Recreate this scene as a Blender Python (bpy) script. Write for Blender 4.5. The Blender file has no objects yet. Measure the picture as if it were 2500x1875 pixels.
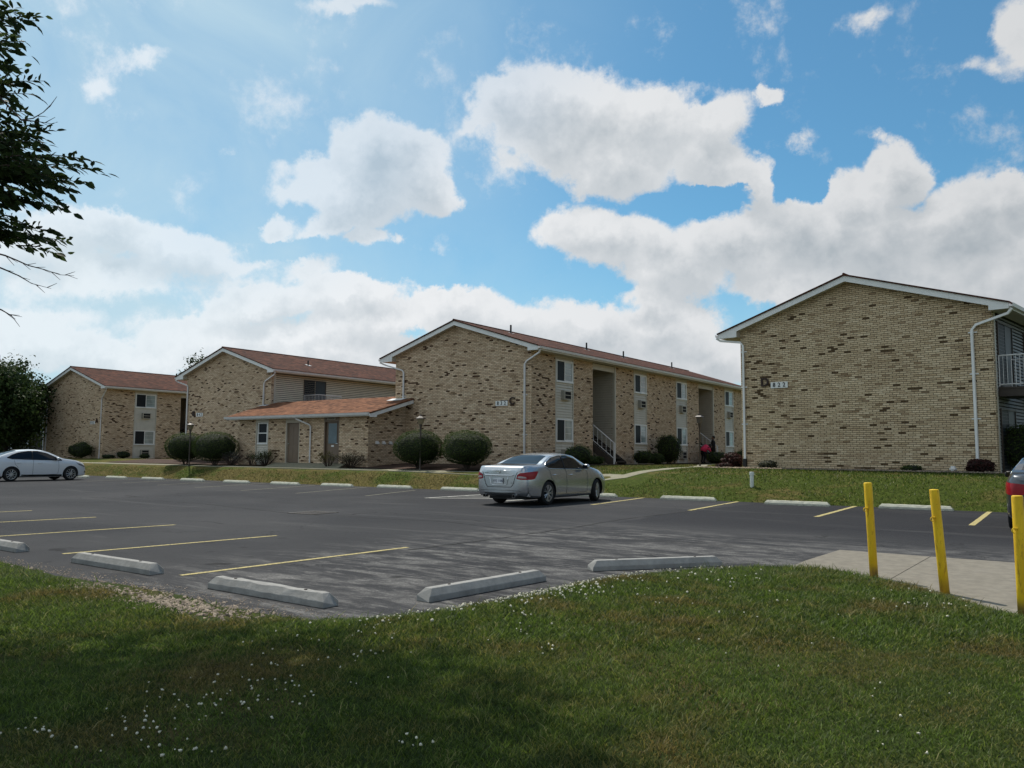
import bpy, bmesh, math, random
import numpy as np
from mathutils import Vector, Matrix
R=math.radians
random.seed(7); rng=np.random.default_rng(7)
sc=bpy.context.scene
# ------------------------------------------------------------------ camera
# world axes: +x along the row of stalls (to the right), +y away across the car park, z=0 the asphalt
YAW=R(35.3); PITCH=math.atan((1108-937.5)/1970.); ROLL=R(0.37); EYE=1.43
cam_d=bpy.data.cameras.new('camera'); cam=bpy.data.objects.new('camera',cam_d); sc.collection.objects.link(cam)
_f=Vector((0,math.cos(PITCH),math.sin(PITCH))); _r0=Vector((1,0,0)); _u0=_r0.cross(_f)
_r=math.cos(ROLL)*_r0+math.sin(ROLL)*_u0; _u=-math.sin(ROLL)*_r0+math.cos(ROLL)*_u0
_m=Matrix((( _r.x,_u.x,-_f.x),(_r.y,_u.y,-_f.y),(_r.z,_u.z,-_f.z))).to_4x4()
cam.matrix_world=Matrix.Translation((0,0,EYE))@Matrix.Rotation(YAW,4,'Z')@_m
cam_d.sensor_width=36; cam_d.lens=1970/2500*36; cam_d.clip_start=.05; cam_d.clip_end=3000
sc.camera=cam
def c2w(X,Y,z=0):      # camera-facing ground coordinates (X right, Y ahead) to world
    return (X*math.cos(YAW)-Y*math.sin(YAW), X*math.sin(YAW)+Y*math.cos(YAW), z)
def w2c(x,y): return (x*math.cos(YAW)+y*math.sin(YAW), -x*math.sin(YAW)+y*math.cos(YAW))
# ------------------------------------------------------------------ view
vs=sc.view_settings; vs.view_transform='Standard'; vs.look='None'; vs.gamma=1; vs.exposure=0.0
try: vs.use_curve_mapping=False
except: pass
# ------------------------------------------------------------------ world
SUN_EL=R(57); SUN_H=Vector((-.86,.51,0)).normalized()
SUN=Vector((SUN_H.x*math.cos(SUN_EL),SUN_H.y*math.cos(SUN_EL),math.sin(SUN_EL)))
CLOUDS= [(-0.773, 0.355, 0.064, 0.036, -0.208, 1.05), (-0.727, 0.322, 0.043, 0.029, -0.486, 1.05), (-0.853, 0.328, 0.061, 0.023, -0.013, 0.7), (-0.798, 0.313, 0.068, 0.036, 0.052, 1.0), (-0.817, 0.284, 0.059, 0.024, 0.398, 0.9), (-0.916, 0.267, 0.028, 0.015, 0.084, 0.7), (-0.796, 0.261, 0.029, 0.014, 0.049, 0.7), (-0.756, 0.258, 0.011, 0.009, 0.041, 0.4), (-0.882, 0.307, 0.042, 0.019, 0.082, 0.6), (-0.545, 0.394, 0.096, 0.054, -0.241, 1.1), (-0.618, 0.427, 0.043, 0.03, -0.003, 0.9), (-0.498, 0.356, 0.081, 0.035, -0.134, 1), (-0.437, 0.395, 0.065, 0.041, -0.077, 0.95), (-0.367, 0.39, 0.049, 0.028, 0.161, 0.8), (-0.299, 0.405, 0.019, 0.013, 0.417, 0.75), (-0.377, 0.354, 0.061, 0.032, -0.427, 0.8), (-0.315, 0.321, 0.051, 0.027, -0.611, 0.8), (-0.269, 0.29, 0.035, 0.023, -0.102, 0.6), (-0.655, 0.403, 0.019, 0.028, 0.017, 0.5), (-0.489, 0.265, 0.083, 0.034, -0.176, 1), (-0.418, 0.228, 0.067, 0.032, -0.222, 1), (-0.54, 0.275, 0.044, 0.025, -0.021, 0.8), (-0.439, 0.194, 0.044, 0.016, -0.032, 0.8), (-0.34, 0.248, 0.077, 0.036, -0.073, 1), (-0.265, 0.262, 0.065, 0.037, -0.097, 1), (-0.166, 0.31, 0.032, 0.033, -0.144, 1), (-0.205, 0.297, 0.029, 0.025, -0.124, 0.8), (-0.194, 0.246, 0.073, 0.045, -0.111, 1.1), (-0.107, 0.245, 0.062, 0.048, 0.163, 1.1), (-0.052, 0.272, 0.032, 0.029, -0.165, 1), (-0.121, 0.185, 0.097, 0.033, -0.101, 1.1), (-0.051, 0.204, 0.049, 0.047, -0.125, 1), (-0.271, 0.201, 0.087, 0.021, -0.074, 0.8), (-0.617, 0.161, 0.061, 0.033, 0.002, 0.9), (-0.689, 0.185, 0.055, 0.025, 0.015, 0.85), (-0.514, 0.156, 0.079, 0.028, -0.016, 0.9), (-0.429, 0.159, 0.072, 0.032, -0.029, 0.95), (-0.39, 0.114, 0.094, 0.035, -0.025, 0.9), (-0.565, 0.126, 0.08, 0.03, -0.005, 0.9), (-0.066, 0.115, 0.071, 0.039, -0.067, 0.9), (-1.095, 0.245, 0.078, 0.023, -0.032, 0.95), (-1.018, 0.232, 0.074, 0.025, -0.131, 0.88), (-1.157, 0.222, 0.058, 0.026, 0.132, 0.8), (-1.06, 0.205, 0.113, 0.023, 0.091, 0.55), (-0.959, 0.226, 0.055, 0.021, 0.08, 0.6), (-0.869, 0.22, 0.062, 0.017, 0.056, 0.55), (-0.916, 0.179, 0.071, 0.022, 0.271, 0.9), (-0.82, 0.198, 0.084, 0.022, 0.039, 0.85), (-0.779, 0.168, 0.09, 0.025, 0.026, 0.85), (-0.956, 0.145, 0.093, 0.021, 0.051, 0.65), (-1.109, 0.108, 0.148, 0.025, 0.057, 0.85), (-0.891, 0.124, 0.196, 0.032, 0.029, 0.85), (-0.744, 0.129, 0.101, 0.03, 0.016, 0.8), (-1.164, 0.134, 0.058, 0.019, 0.085, 0.6), (-1.104, 0.171, 0.172, 0.067, 0.082, 0.4), (-0.921, 0.2, 0.124, 0.029, 0.056, 0.34), (-1.068, 0.431, 0.033, 0.018, 0.37, 0.44), (-1.109, 0.397, 0.023, 0.015, 0.206, 0.4), (-0.823, 0.514, 0.054, 0.011, 0.094, 0.42), (-0.2, 0.473, 0.032, 0.018, 0.161, 0.36), (-0.037, 0.429, 0.027, 0.034, -0.265, 0.6), (-0.061, 0.407, 0.025, 0.018, -0.24, 0.38), (-0.262, 0.357, 0.03, 0.011, 0.053, 0.32), (-0.964, 0.349, 0.027, 0.009, 0.467, 0.3)]
GAPS= [(-0.894, 0.245, 0.072, 0.01, 0.243, 0.55), (-0.74, 0.219, 0.065, 0.02, 0.026, 0.6), (-0.961, 0.277, 0.027, 0.018, 0.101, 0.35), (-0.654, 0.275, 0.03, 0.03, 0.012, 0.5), (-0.386, 0.414, 0.027, 0.011, -0.094, 0.3), (-0.263, 0.317, 0.026, 0.023, -0.112, 1.0), (-0.378, 0.308, 0.055, 0.013, 0.012, 1.0), (-1.071, 0.163, 0.099, 0.015, 0.078, 0.3), (-0.781, 0.222, 0.074, 0.011, 0.035, 0.3), (-0.734, 0.154, 0.03, 0.008, 0.022, 0.3)]
def build_world():
    w=bpy.data.worlds.new("World"); sc.world=w; w.use_nodes=True
    nt=w.node_tree; N=nt.nodes; L=nt.links
    bg=N['Background']
    def nd(t,**k):
        n=N.new(t)
        for a,b in k.items(): setattr(n,a,b)
        return n
    def put(s,v):
        if hasattr(v,'is_output') or isinstance(v,bpy.types.NodeSocket): L.new(v,s)
        else: s.default_value=v
    def M(op,a,b=None,c=None):
        n=nd('ShaderNodeMath',operation=op); put(n.inputs[0],a)
        if b is not None: put(n.inputs[1],b)
        if c is not None: put(n.inputs[2],c)
        return n.outputs[0]
    def noise(vec,scale,det,rough=.5,dist=0.):
        n=nd('ShaderNodeTexNoise'); put(n.inputs['Vector'],vec); n.inputs['Scale'].default_value=scale; n.inputs['Detail'].default_value=det
        n.inputs['Roughness'].default_value=rough; n.inputs['Distortion'].default_value=dist; return n
    sky=nd('ShaderNodeTexSky',sky_type='NISHITA'); sky.sun_disc=False; sky.sun_elevation=SUN_EL
    sky.sun_rotation=math.atan2(SUN_H.x,SUN_H.y); sky.air_density=1.0; sky.dust_density=.6; sky.ozone_density=2.2; sky.altitude=200
    tc=nd('ShaderNodeTexCoord').outputs['Generated']
    sx=nd('ShaderNodeSeparateXYZ'); L.new(tc,sx.inputs[0])
    x,y,z=sx.outputs
    az=M('ARCTAN2',x,y); el=M('ARCSINE',z)
    nz=noise(tc,8,6,.60); nz2=noise(tc,26,6,.65)
    sub=nd('ShaderNodeVectorMath',operation='SUBTRACT'); L.new(nz.outputs['Color'],sub.inputs[0]); sub.inputs[1].default_value=(.5,.5,.5)
    sub2=nd('ShaderNodeVectorMath',operation='SUBTRACT'); L.new(nz2.outputs['Color'],sub2.inputs[0]); sub2.inputs[1].default_value=(.5,.5,.5)
    cmb=nd('ShaderNodeCombineXYZ'); L.new(az,cmb.inputs[0]); L.new(el,cmb.inputs[1])
    d1=nd('ShaderNodeVectorMath',operation='MULTIPLY_ADD'); L.new(sub.outputs[0],d1.inputs[0]); d1.inputs[1].default_value=(.072,.060,0); L.new(cmb.outputs[0],d1.inputs[2])
    d2=nd('ShaderNodeVectorMath',operation='MULTIPLY_ADD'); L.new(sub2.outputs[0],d2.inputs[0]); d2.inputs[1].default_value=(.040,.036,0); L.new(d1.outputs[0],d2.inputs[2])
    P=d2.outputs[0]
    def field(blobs,k):
        f=None
        for (a,e,rx,ry,t,wt) in blobs:
            ca,sa=math.cos(t),math.sin(t); ce=math.cos(e); S=1.45
            # local ellipse coordinates of this cloud mass by a mapping node (scale applied before rotation => use inverse 'TEXTURE' mapping)
            mp=nd('ShaderNodeMapping',vector_type='TEXTURE'); L.new(P,mp.inputs['Vector'])
            mp.inputs['Location'].default_value=(a,e,0); mp.inputs['Rotation'].default_value=(0,0,t)
            mp.inputs['Scale'].default_value=(rx*S/ce,ry*S,1)
            g=nd('ShaderNodeTexGradient',gradient_type='SPHERICAL'); L.new(mp.outputs[0],g.inputs[0])
            v=M('MULTIPLY',g.outputs['Fac'],wt)
            f=v if f is None else M('SMOOTH_MAX',f,v,k)
        return f
    fc=field(CLOUDS,.12); fg=field(GAPS,.05)
    # how much cloud stands between a point and the sun (tops lit, undersides grey)
    up=nd('ShaderNodeVectorMath',operation='ADD'); L.new(P,up.inputs[0]); up.inputs[1].default_value=(-.008,.026,0); P=up.outputs[0]; fo=field([c for c in CLOUDS if c[5]>=.8],.14); P=d2.outputs[0]
    # clouds added over the unseen rest of the sky, brightening and whitening the fill light
    gen=noise(tc,2.6,7,.55,.3).outputs['Fac']
    genf=M('MULTIPLY',M('SUBTRACT',gen,.45),3.2)
    da=M('ABSOLUTE',M('ADD',az,.616))
    outm=nd('ShaderNodeMapRange',interpolation_type='SMOOTHSTEP'); L.new(M('MAXIMUM',da,M('MULTIPLY',el,1.25)),outm.inputs[0]); outm.inputs[1].default_value=.64; outm.inputs[2].default_value=.82
    genf=M('MULTIPLY',genf,outm.outputs[0])
    fb=noise(tc,13,9,.66,.1).outputs['Fac']
    F=M('SUBTRACT',M('MAXIMUM',fc,genf),M('MULTIPLY',fg,.9))
    F2=M('ADD',F,M('MULTIPLY',M('SUBTRACT',fb,.5),.80))
    al=nd('ShaderNodeMapRange',interpolation_type='SMOOTHSTEP'); L.new(F2,al.inputs[0]); al.inputs[1].default_value=.09; al.inputs[2].default_value=.32
    # thin veil, denser near the horizon and towards the sun
    veil=noise(tc,5,6,.6,.6).outputs['Fac']
    lef=nd('ShaderNodeMapRange',interpolation_type='SMOOTHSTEP'); L.new(az,lef.inputs[0]); lef.inputs[1].default_value=-.35; lef.inputs[2].default_value=-1.2; lef.inputs[3].default_value=.0; lef.inputs[4].default_value=.80
    low=nd('ShaderNodeMapRange',interpolation_type='SMOOTHSTEP'); L.new(el,low.inputs[0]); low.inputs[1].default_value=.30; low.inputs[2].default_value=.02; low.inputs[3].default_value=0.; low.inputs[4].default_value=.55
    vm=M('MULTIPLY',M('ADD',lef.outputs[0],low.outputs[0]),M('MULTIPLY_ADD',veil,1.5,.15))
    vm=M('MINIMUM',vm,.92)
    # light in the cloud: bright rims, greyer thick middles and undersides
    thick=nd('ShaderNodeMapRange',interpolation_type='SMOOTHSTEP'); L.new(M('ADD',F,M('MULTIPLY',M('SUBTRACT',noise(tc,5.0,3,.5,.3).outputs['Fac'],.5),.9)),thick.inputs[0]); thick.inputs[1].default_value=.30; thick.inputs[2].default_value=.95
    puff=noise(P,26,6,.6).outputs['Fac']
    off=nd('ShaderNodeVectorMath',operation='ADD'); L.new(tc,off.inputs[0]); off.inputs[1].default_value=(SUN.x*.020,SUN.y*.020,SUN.z*.020)
    ra=noise(tc,11,5,.58).outputs['Fac']; rb=noise(off.outputs[0],11,5,.58).outputs['Fac']
    rel=M('MULTIPLY',M('SUBTRACT',rb,ra),2.4)
    lit=nd('ShaderNodeMapRange',interpolation_type='SMOOTHSTEP'); L.new(F2,lit.inputs[0]); lit.inputs[1].default_value=.2; lit.inputs[2].default_value=.7
    occ=nd('ShaderNodeMapRange',interpolation_type='SMOOTHSTEP'); L.new(M('ADD',fo,M('MULTIPLY',M('SUBTRACT',puff,.5),.5)),occ.inputs[0]); occ.inputs[1].default_value=.12; occ.inputs[2].default_value=.80
    sh=M('ADD',M('MULTIPLY',occ.outputs[0],.62),M('MULTIPLY',M('MULTIPLY',thick.outputs[0],.16),puff)); sh=M('ADD',sh,M('MULTIPLY',rel,lit.outputs[0]))
    cl_=nd('ShaderNodeClamp'); L.new(sh,cl_.inputs[0]); sh=cl_.outputs[0]
    cr=nd('ShaderNodeMix',data_type='RGBA'); L.new(sh,cr.inputs[0]); cr.inputs[6].default_value=(.90,.92,.94,1); cr.inputs[7].default_value=(.53,.59,.64,1)
    # brighter towards the sun side
    br=nd('ShaderNodeMapRange'); L.new(az,br.inputs[0]); br.inputs[1].default_value=-1.1; br.inputs[2].default_value=0.; br.inputs[3].default_value=1.04; br.inputs[4].default_value=.74
    cs=nd('ShaderNodeMix',data_type='RGBA',blend_type='MULTIPLY'); cs.inputs[0].default_value=1; L.new(cr.outputs[2],cs.inputs[6])
    cc=nd('ShaderNodeCombineColor'); [L.new(br.outputs[0],cc.inputs[i]) for i in range(3)]; L.new(cc.outputs[0],cs.inputs[7])
    skm=nd('ShaderNodeMix',data_type='RGBA',blend_type='MULTIPLY'); skm.inputs[0].default_value=1; L.new(sky.outputs[0],skm.inputs[6]); skm.inputs[7].default_value=(SKYG[0],SKYG[1],SKYG[2],1)
    v1=nd('ShaderNodeMix',data_type='RGBA'); L.new(vm,v1.inputs[0]); L.new(skm.outputs[2],v1.inputs[6]); v1.inputs[7].default_value=(.54/BGS,.72/BGS,.82/BGS,1)
    csc=nd('ShaderNodeVectorMath',operation='SCALE'); L.new(cs.outputs[2],csc.inputs[0]); csc.inputs['Scale'].default_value=1/BGS
    v2=nd('ShaderNodeMix',data_type='RGBA'); amx=nd('ShaderNodeMapRange',interpolation_type='SMOOTHSTEP'); L.new(M('ADD',az,M('MULTIPLY',el,-1.2)),amx.inputs[0]); amx.inputs[1].default_value=-1.28; amx.inputs[2].default_value=-.95; amx.inputs[3].default_value=.66; amx.inputs[4].default_value=1.
    L.new(M('MULTIPLY',al.outputs[0],amx.outputs[0]),v2.inputs[0]); L.new(v1.outputs[2],v2.inputs[6]); L.new(csc.outputs[0],v2.inputs[7])
    L.new(v2.outputs[2],bg.inputs[0]); bg.inputs[1].default_value=BGS
    w.cycles.sampling_method='MANUAL'; w.cycles.sample_map_resolution=512
BGS=.12; SKYG=(.50,.86,.90)
build_world()
sun_d=bpy.data.lights.new('sun','SUN'); sun_d.energy=4.3; sun_d.angle=R(.53); sun_d.color=(1,.94,.84)
sun=bpy.data.objects.new('sun',sun_d); sc.collection.objects.link(sun); sun.rotation_euler=SUN.to_track_quat('Z','Y').to_euler()
# ================================================================== helpers
C=sc.collection.objects
def tag(o,label=None,cat=None,group=None,kind=None):
    if label: o['label']=label
    if cat: o['category']=cat
    if group: o['group']=group
    if kind: o['kind']=kind
    return o
def empty(name,loc,rz=0.,label=None,cat=None,group=None):
    o=bpy.data.objects.new(name,None); C.link(o); o.location=loc; o.rotation_euler=(0,0,rz); o.empty_display_size=.3
    return tag(o,label,cat,group)
def boxuv(me):
    n=len(me.loops)
    if n==0: return
    uv=me.uv_layers.new(name='UVMap')
    co=np.empty(len(me.vertices)*3); me.vertices.foreach_get('co',co); co=co.reshape(-1,3)
    li=np.empty(n,int); me.loops.foreach_get('vertex_index',li)
    pn=np.empty(len(me.polygons)*3); me.polygons.foreach_get('normal',pn); pn=pn.reshape(-1,3)
    lt=np.empty(len(me.polygons),int); me.polygons.foreach_get('loop_total',lt)
    nn=np.repeat(pn,lt,axis=0); p=co[li]
    flat=np.abs(nn[:,2])>.7
    t=np.stack([-nn[:,1],nn[:,0]],1); l=np.linalg.norm(t,axis=1); l[l<1e-6]=1; t/=l[:,None]
    # snap tangent sign so the pattern runs one way
    s=np.where(np.abs(t[:,0])>np.abs(t[:,1]),np.sign(t[:,0]),np.sign(t[:,1])); t*=s[:,None]
    U=p[:,0]*t[:,0]+p[:,1]*t[:,1]; V=p[:,2].copy()
    U=np.where(flat,p[:,0],U); V=np.where(flat,p[:,1],V)
    uv.data.foreach_set('uv',np.stack([U,V],1).ravel().astype('f4'))
class MB:
    def __init__(s): s.v=[]; s.f=[]; s.mi=[]; s.cur=0; s.xf=None
    def add(s,vs,fs):
        b=len(s.v)
        for p in vs:
            s.v.append(tuple(s.xf@Vector(p)) if s.xf is not None else tuple(p))
        for f in fs: s.f.append([b+i for i in f]); s.mi.append(s.cur)
        return s
    def box(s,x0,x1,y0,y1,z0,z1):
        x0,x1=min(x0,x1),max(x0,x1); y0,y1=min(y0,y1),max(y0,y1); z0,z1=min(z0,z1),max(z0,z1)
        return s.add([(x0,y0,z0),(x1,y0,z0),(x1,y1,z0),(x0,y1,z0),(x0,y0,z1),(x1,y0,z1),(x1,y1,z1),(x0,y1,z1)],
            [(0,3,2,1),(4,5,6,7),(0,1,5,4),(1,2,6,5),(2,3,7,6),(3,0,4,7)])
    def prism(s,poly,ax,a,b):
        # poly: 2d points; ax='y': (x,z) extruded in y ; 'x': (y,z) in x ; 'z': (x,y) in z
        A=sum(poly[i][0]*poly[(i+1)%len(poly)][1]-poly[(i+1)%len(poly)][0]*poly[i][1] for i in range(len(poly)))
        if A<0: poly=poly[::-1]
        n=len(poly)
        if ax=='y': P=lambda p,t:(p[0],t,p[1])
        elif ax=='x': P=lambda p,t:(t,p[0],p[1])
        else: P=lambda p,t:(p[0],p[1],t)
        a,b=min(a,b),max(a,b)
        vs=[P(p,a) for p in poly]+[P(p,b) for p in poly]
        if ax=='y': # (x,z) ccw seen from -y
            fs=[list(range(n)),list(range(2*n-1,n-1,-1))]+[(i,n+i,n+(i+1)%n,(i+1)%n) for i in range(n)]
        else:
            fs=[list(range(n-1,-1,-1)),list(range(n,2*n))]+[(i,(i+1)%n,n+(i+1)%n,n+i) for i in range(n)]
        return s.add(vs,fs)
    def tube(s,path,r,n=8,cap=True):
        path=[Vector(p) for p in path]; k=len(path)
        rs=r if isinstance(r,(list,tuple)) else [r]*k
        vs=[];prev=None
        for i,p in enumerate(path):
            d=(path[min(i+1,k-1)]-path[max(i-1,0)]).normalized()
            if prev is None:
                a=Vector((0,0,1)) if abs(d.z)<.9 else Vector((1,0,0)); u=d.cross(a).normalized()
            else: u=(prev-d*prev.dot(d)).normalized()
            prev=u; w=d.cross(u)
            for j in range(n):
                t=2*math.pi*(j+.5)/n; vs.append(p+(u*math.cos(t)+w*math.sin(t))*rs[i])
        fs=[(i*n+j,i*n+(j+1)%n,(i+1)*n+(j+1)%n,(i+1)*n+j) for i in range(k-1) for j in range(n)]
        if cap: fs+= [list(range(n-1,-1,-1)),[(k-1)*n+j for j in range(n)]]
        return s.add(vs,fs)
    def lathe(s,prof,n=16,c=(0,0,0),ax='z',cap=True):
        vs=[]
        for (r,h) in prof:
            for j in range(n):
                t=2*math.pi*(j+.5)/n
                q=(r*math.cos(t),r*math.sin(t),h) if ax=='z' else (r*math.cos(t),h,r*math.sin(t))
                vs.append((c[0]+q[0],c[1]+q[1],c[2]+q[2]))
        fs=[(i*n+j,i*n+(j+1)%n,(i+1)*n+(j+1)%n,(i+1)*n+j) for i in range(len(prof)-1) for j in range(n)]
        if cap: fs+=[list(range(n-1,-1,-1)),[(len(prof)-1)*n+j for j in range(n)]]
        if ax=='y': fs=[f[::-1] for f in fs]
        return s.add(vs,fs)
    def build(s,name,mats,parent=None,smooth=False,label=None,uv=True,fix=False):
        me=bpy.data.meshes.new(name); me.from_pydata(s.v,[],s.f)
        if not isinstance(mats,(list,tuple)): mats=[mats]
        for m in mats: me.materials.append(m)
        me.polygons.foreach_set('material_index',s.mi)
        if fix:
            bm=bmesh.new(); bm.from_mesh(me); bmesh.ops.recalc_face_normals(bm,faces=bm.faces); bm.to_mesh(me); bm.free()
        if smooth: me.polygons.foreach_set('use_smooth',[True]*len(me.polygons))
        me.update()
        if uv: boxuv(me)
        o=bpy.data.objects.new(name,me); C.link(o)
        if parent is not None: o.parent=parent
        if label: o['label']=label
        return o
def npmesh(name,V,F,mats,parent=None,tint=None,smooth=False):
    # V (n,3); F (m,k) all same size
    me=bpy.data.meshes.new(name); V=np.asarray(V,'f4'); F=np.asarray(F,'i4'); m,k=F.shape
    me.vertices.add(len(V)); me.vertices.foreach_set('co',V.ravel())
    me.loops.add(m*k); me.loops.foreach_set('vertex_index',F.ravel())
    me.polygons.add(m); me.polygons.foreach_set('loop_start',np.arange(0,m*k,k,dtype='i4'))
    try: me.polygons.foreach_set('loop_total',np.full(m,k,'i4'))
    except Exception: pass
    if smooth: me.polygons.foreach_set('use_smooth',np.ones(m,bool))
    if not isinstance(mats,(list,tuple)): mats=[mats]
    for mm in mats: me.materials.append(mm)
    me.update(calc_edges=True); me.validate()
    if tint is not None:
        a=me.attributes.new('tint','FLOAT','POINT'); a.data.foreach_set('value',np.asarray(tint,'f4'))
    o=bpy.data.objects.new(name,me); C.link(o)
    if parent is not None: o.parent=parent
    return o
def textmesh(name,txt,size,depth,mat,parent,loc,rot,bold=0.0,sx=1.0):
    cu=bpy.data.curves.new(name,'FONT'); cu.body=txt; cu.size=size; cu.extrude=depth; cu.offset=bold; cu.align_x='CENTER'; cu.align_y='CENTER'
    t=bpy.data.objects.new(name,cu); C.link(t); bpy.context.view_layer.update()
    me=bpy.data.meshes.new_from_object(t.evaluated_get(bpy.context.evaluated_depsgraph_get())); bpy.data.objects.remove(t)
    me.materials.clear(); me.materials.append(mat)
    o=bpy.data.objects.new(name,me); C.link(o); o.parent=parent; o.location=loc; o.rotation_euler=rot; o.scale=(sx,1,1); return o
# ================================================================== materials
class G:
    def __init__(s,m):
        m.use_nodes=True; s.m=m; s.nt=m.node_tree; s.N=s.nt.nodes; s.L=s.nt.links; s.b=s.N['Principled BSDF']
    def nd(s,t,**k):
        n=s.N.new(t)
        for a,b in k.items(): setattr(n,a,b)
        return n
    def put(s,i,v):
        if isinstance(v,bpy.types.NodeSocket): s.L.new(v,i)
        else: i.default_value=v
    def M(s,op,a,b=None,c=None,clamp=False):
        n=s.nd('ShaderNodeMath',operation=op,use_clamp=clamp); s.put(n.inputs[0],a)
        if b is not None: s.put(n.inputs[1],b)
        if c is not None: s.put(n.inputs[2],c)
        return n.outputs[0]
    def obj(s): return s.nd('ShaderNodeTexCoord').outputs['Object']
    def geo(s): return s.nd('ShaderNodeNewGeometry').outputs['Position']
    def uv(s): return s.nd('ShaderNodeTexCoord').outputs['UV']
    def scale(s,vec,sc3):
        n=s.nd('ShaderNodeVectorMath',operation='MULTIPLY'); s.put(n.inputs[0],vec); n.inputs[1].default_value=sc3; return n.outputs[0]
    def noise(s,vec,scale,det=4,rough=.5,dist=0,out='Fac'):
        n=s.nd('ShaderNodeTexNoise'); s.put(n.inputs['Vector'],vec); n.inputs['Scale'].default_value=scale; n.inputs['Detail'].default_value=det
        n.inputs['Roughness'].default_value=rough; n.inputs['Distortion'].default_value=dist; return n.outputs[out]
    def mr(s,v,a,b,c=0.,d=1.,smooth=True):
        n=s.nd('ShaderNodeMapRange'); 
        if smooth: n.interpolation_type='SMOOTHSTEP'
        s.put(n.inputs[0],v); n.inputs[1].default_value=a; n.inputs[2].default_value=b; n.inputs[3].default_value=c; n.inputs[4].default_value=d; return n.outputs[0]
    def ramp(s,v,pts,interp='LINEAR'):
        n=s.nd('ShaderNodeValToRGB'); s.put(n.inputs[0],v); cr=n.color_ramp; cr.interpolation=interp
        while len(cr.elements)<len(pts): cr.elements.new(.5)
        for e,(p,c) in zip(cr.elements,pts): e.position=p; e.color=(c[0],c[1],c[2],1)
        return n.outputs[0]
    def mix(s,f,a,b,mode='MIX'):
        n=s.nd('ShaderNodeMix',data_type='RGBA',blend_type=mode); s.put(n.inputs[0],f)
        for i,v in((6,a),(7,b)):
            if isinstance(v,bpy.types.NodeSocket): s.L.new(v,n.inputs[i])
            else: n.inputs[i].default_value=(v[0],v[1],v[2],1)
        return n.outputs[2]
    def col(s,v): s.put(s.b.inputs['Base Color'],v if isinstance(v,bpy.types.NodeSocket) else (v[0],v[1],v[2],1))
    def bump(s,h,st=.3,dist=.01):
        n=s.nd('ShaderNodeBump'); n.inputs['Strength'].default_value=st; n.inputs['Distance'].default_value=dist; s.put(n.inputs['Height'],h); s.L.new(n.outputs[0],s.b.inputs['Normal'])
    def set(s,**k):
        for a,v in k.items():
            nm={'rough':'Roughness','metal':'Metallic','spec':'Specular IOR Level','coat':'Coat Weight','trans':'Transmission Weight','sss':'Subsurface Weight','coatr':'Coat Roughness'}[a]; s.put(s.b.inputs[nm],v)
def mat(name): return G(bpy.data.materials.new(name))
def paint(name,c,rough=.5,metal=0.,var=.12,scale=3.,spec=.4,dirt=None,bump=0.):
    g=mat(name); o=g.geo(); n=g.noise(o,scale,5,.6)
    base=g.mix(g.mr(n,.3,.7),tuple(x*(1-var) for x in c),tuple(min(1,x*(1+var)) for x in c))
    if dirt is not None:
        base=g.mix(g.mr(g.noise(g.scale(o,(1,1,.35)),scale*2.3,6,.7),.52,.78,0,.55),base,dirt)
    g.col(base); g.set(rough=rough,metal=metal,spec=spec)
    if bump: g.bump(g.noise(o,60,3),bump,.004)
    return g.m
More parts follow.
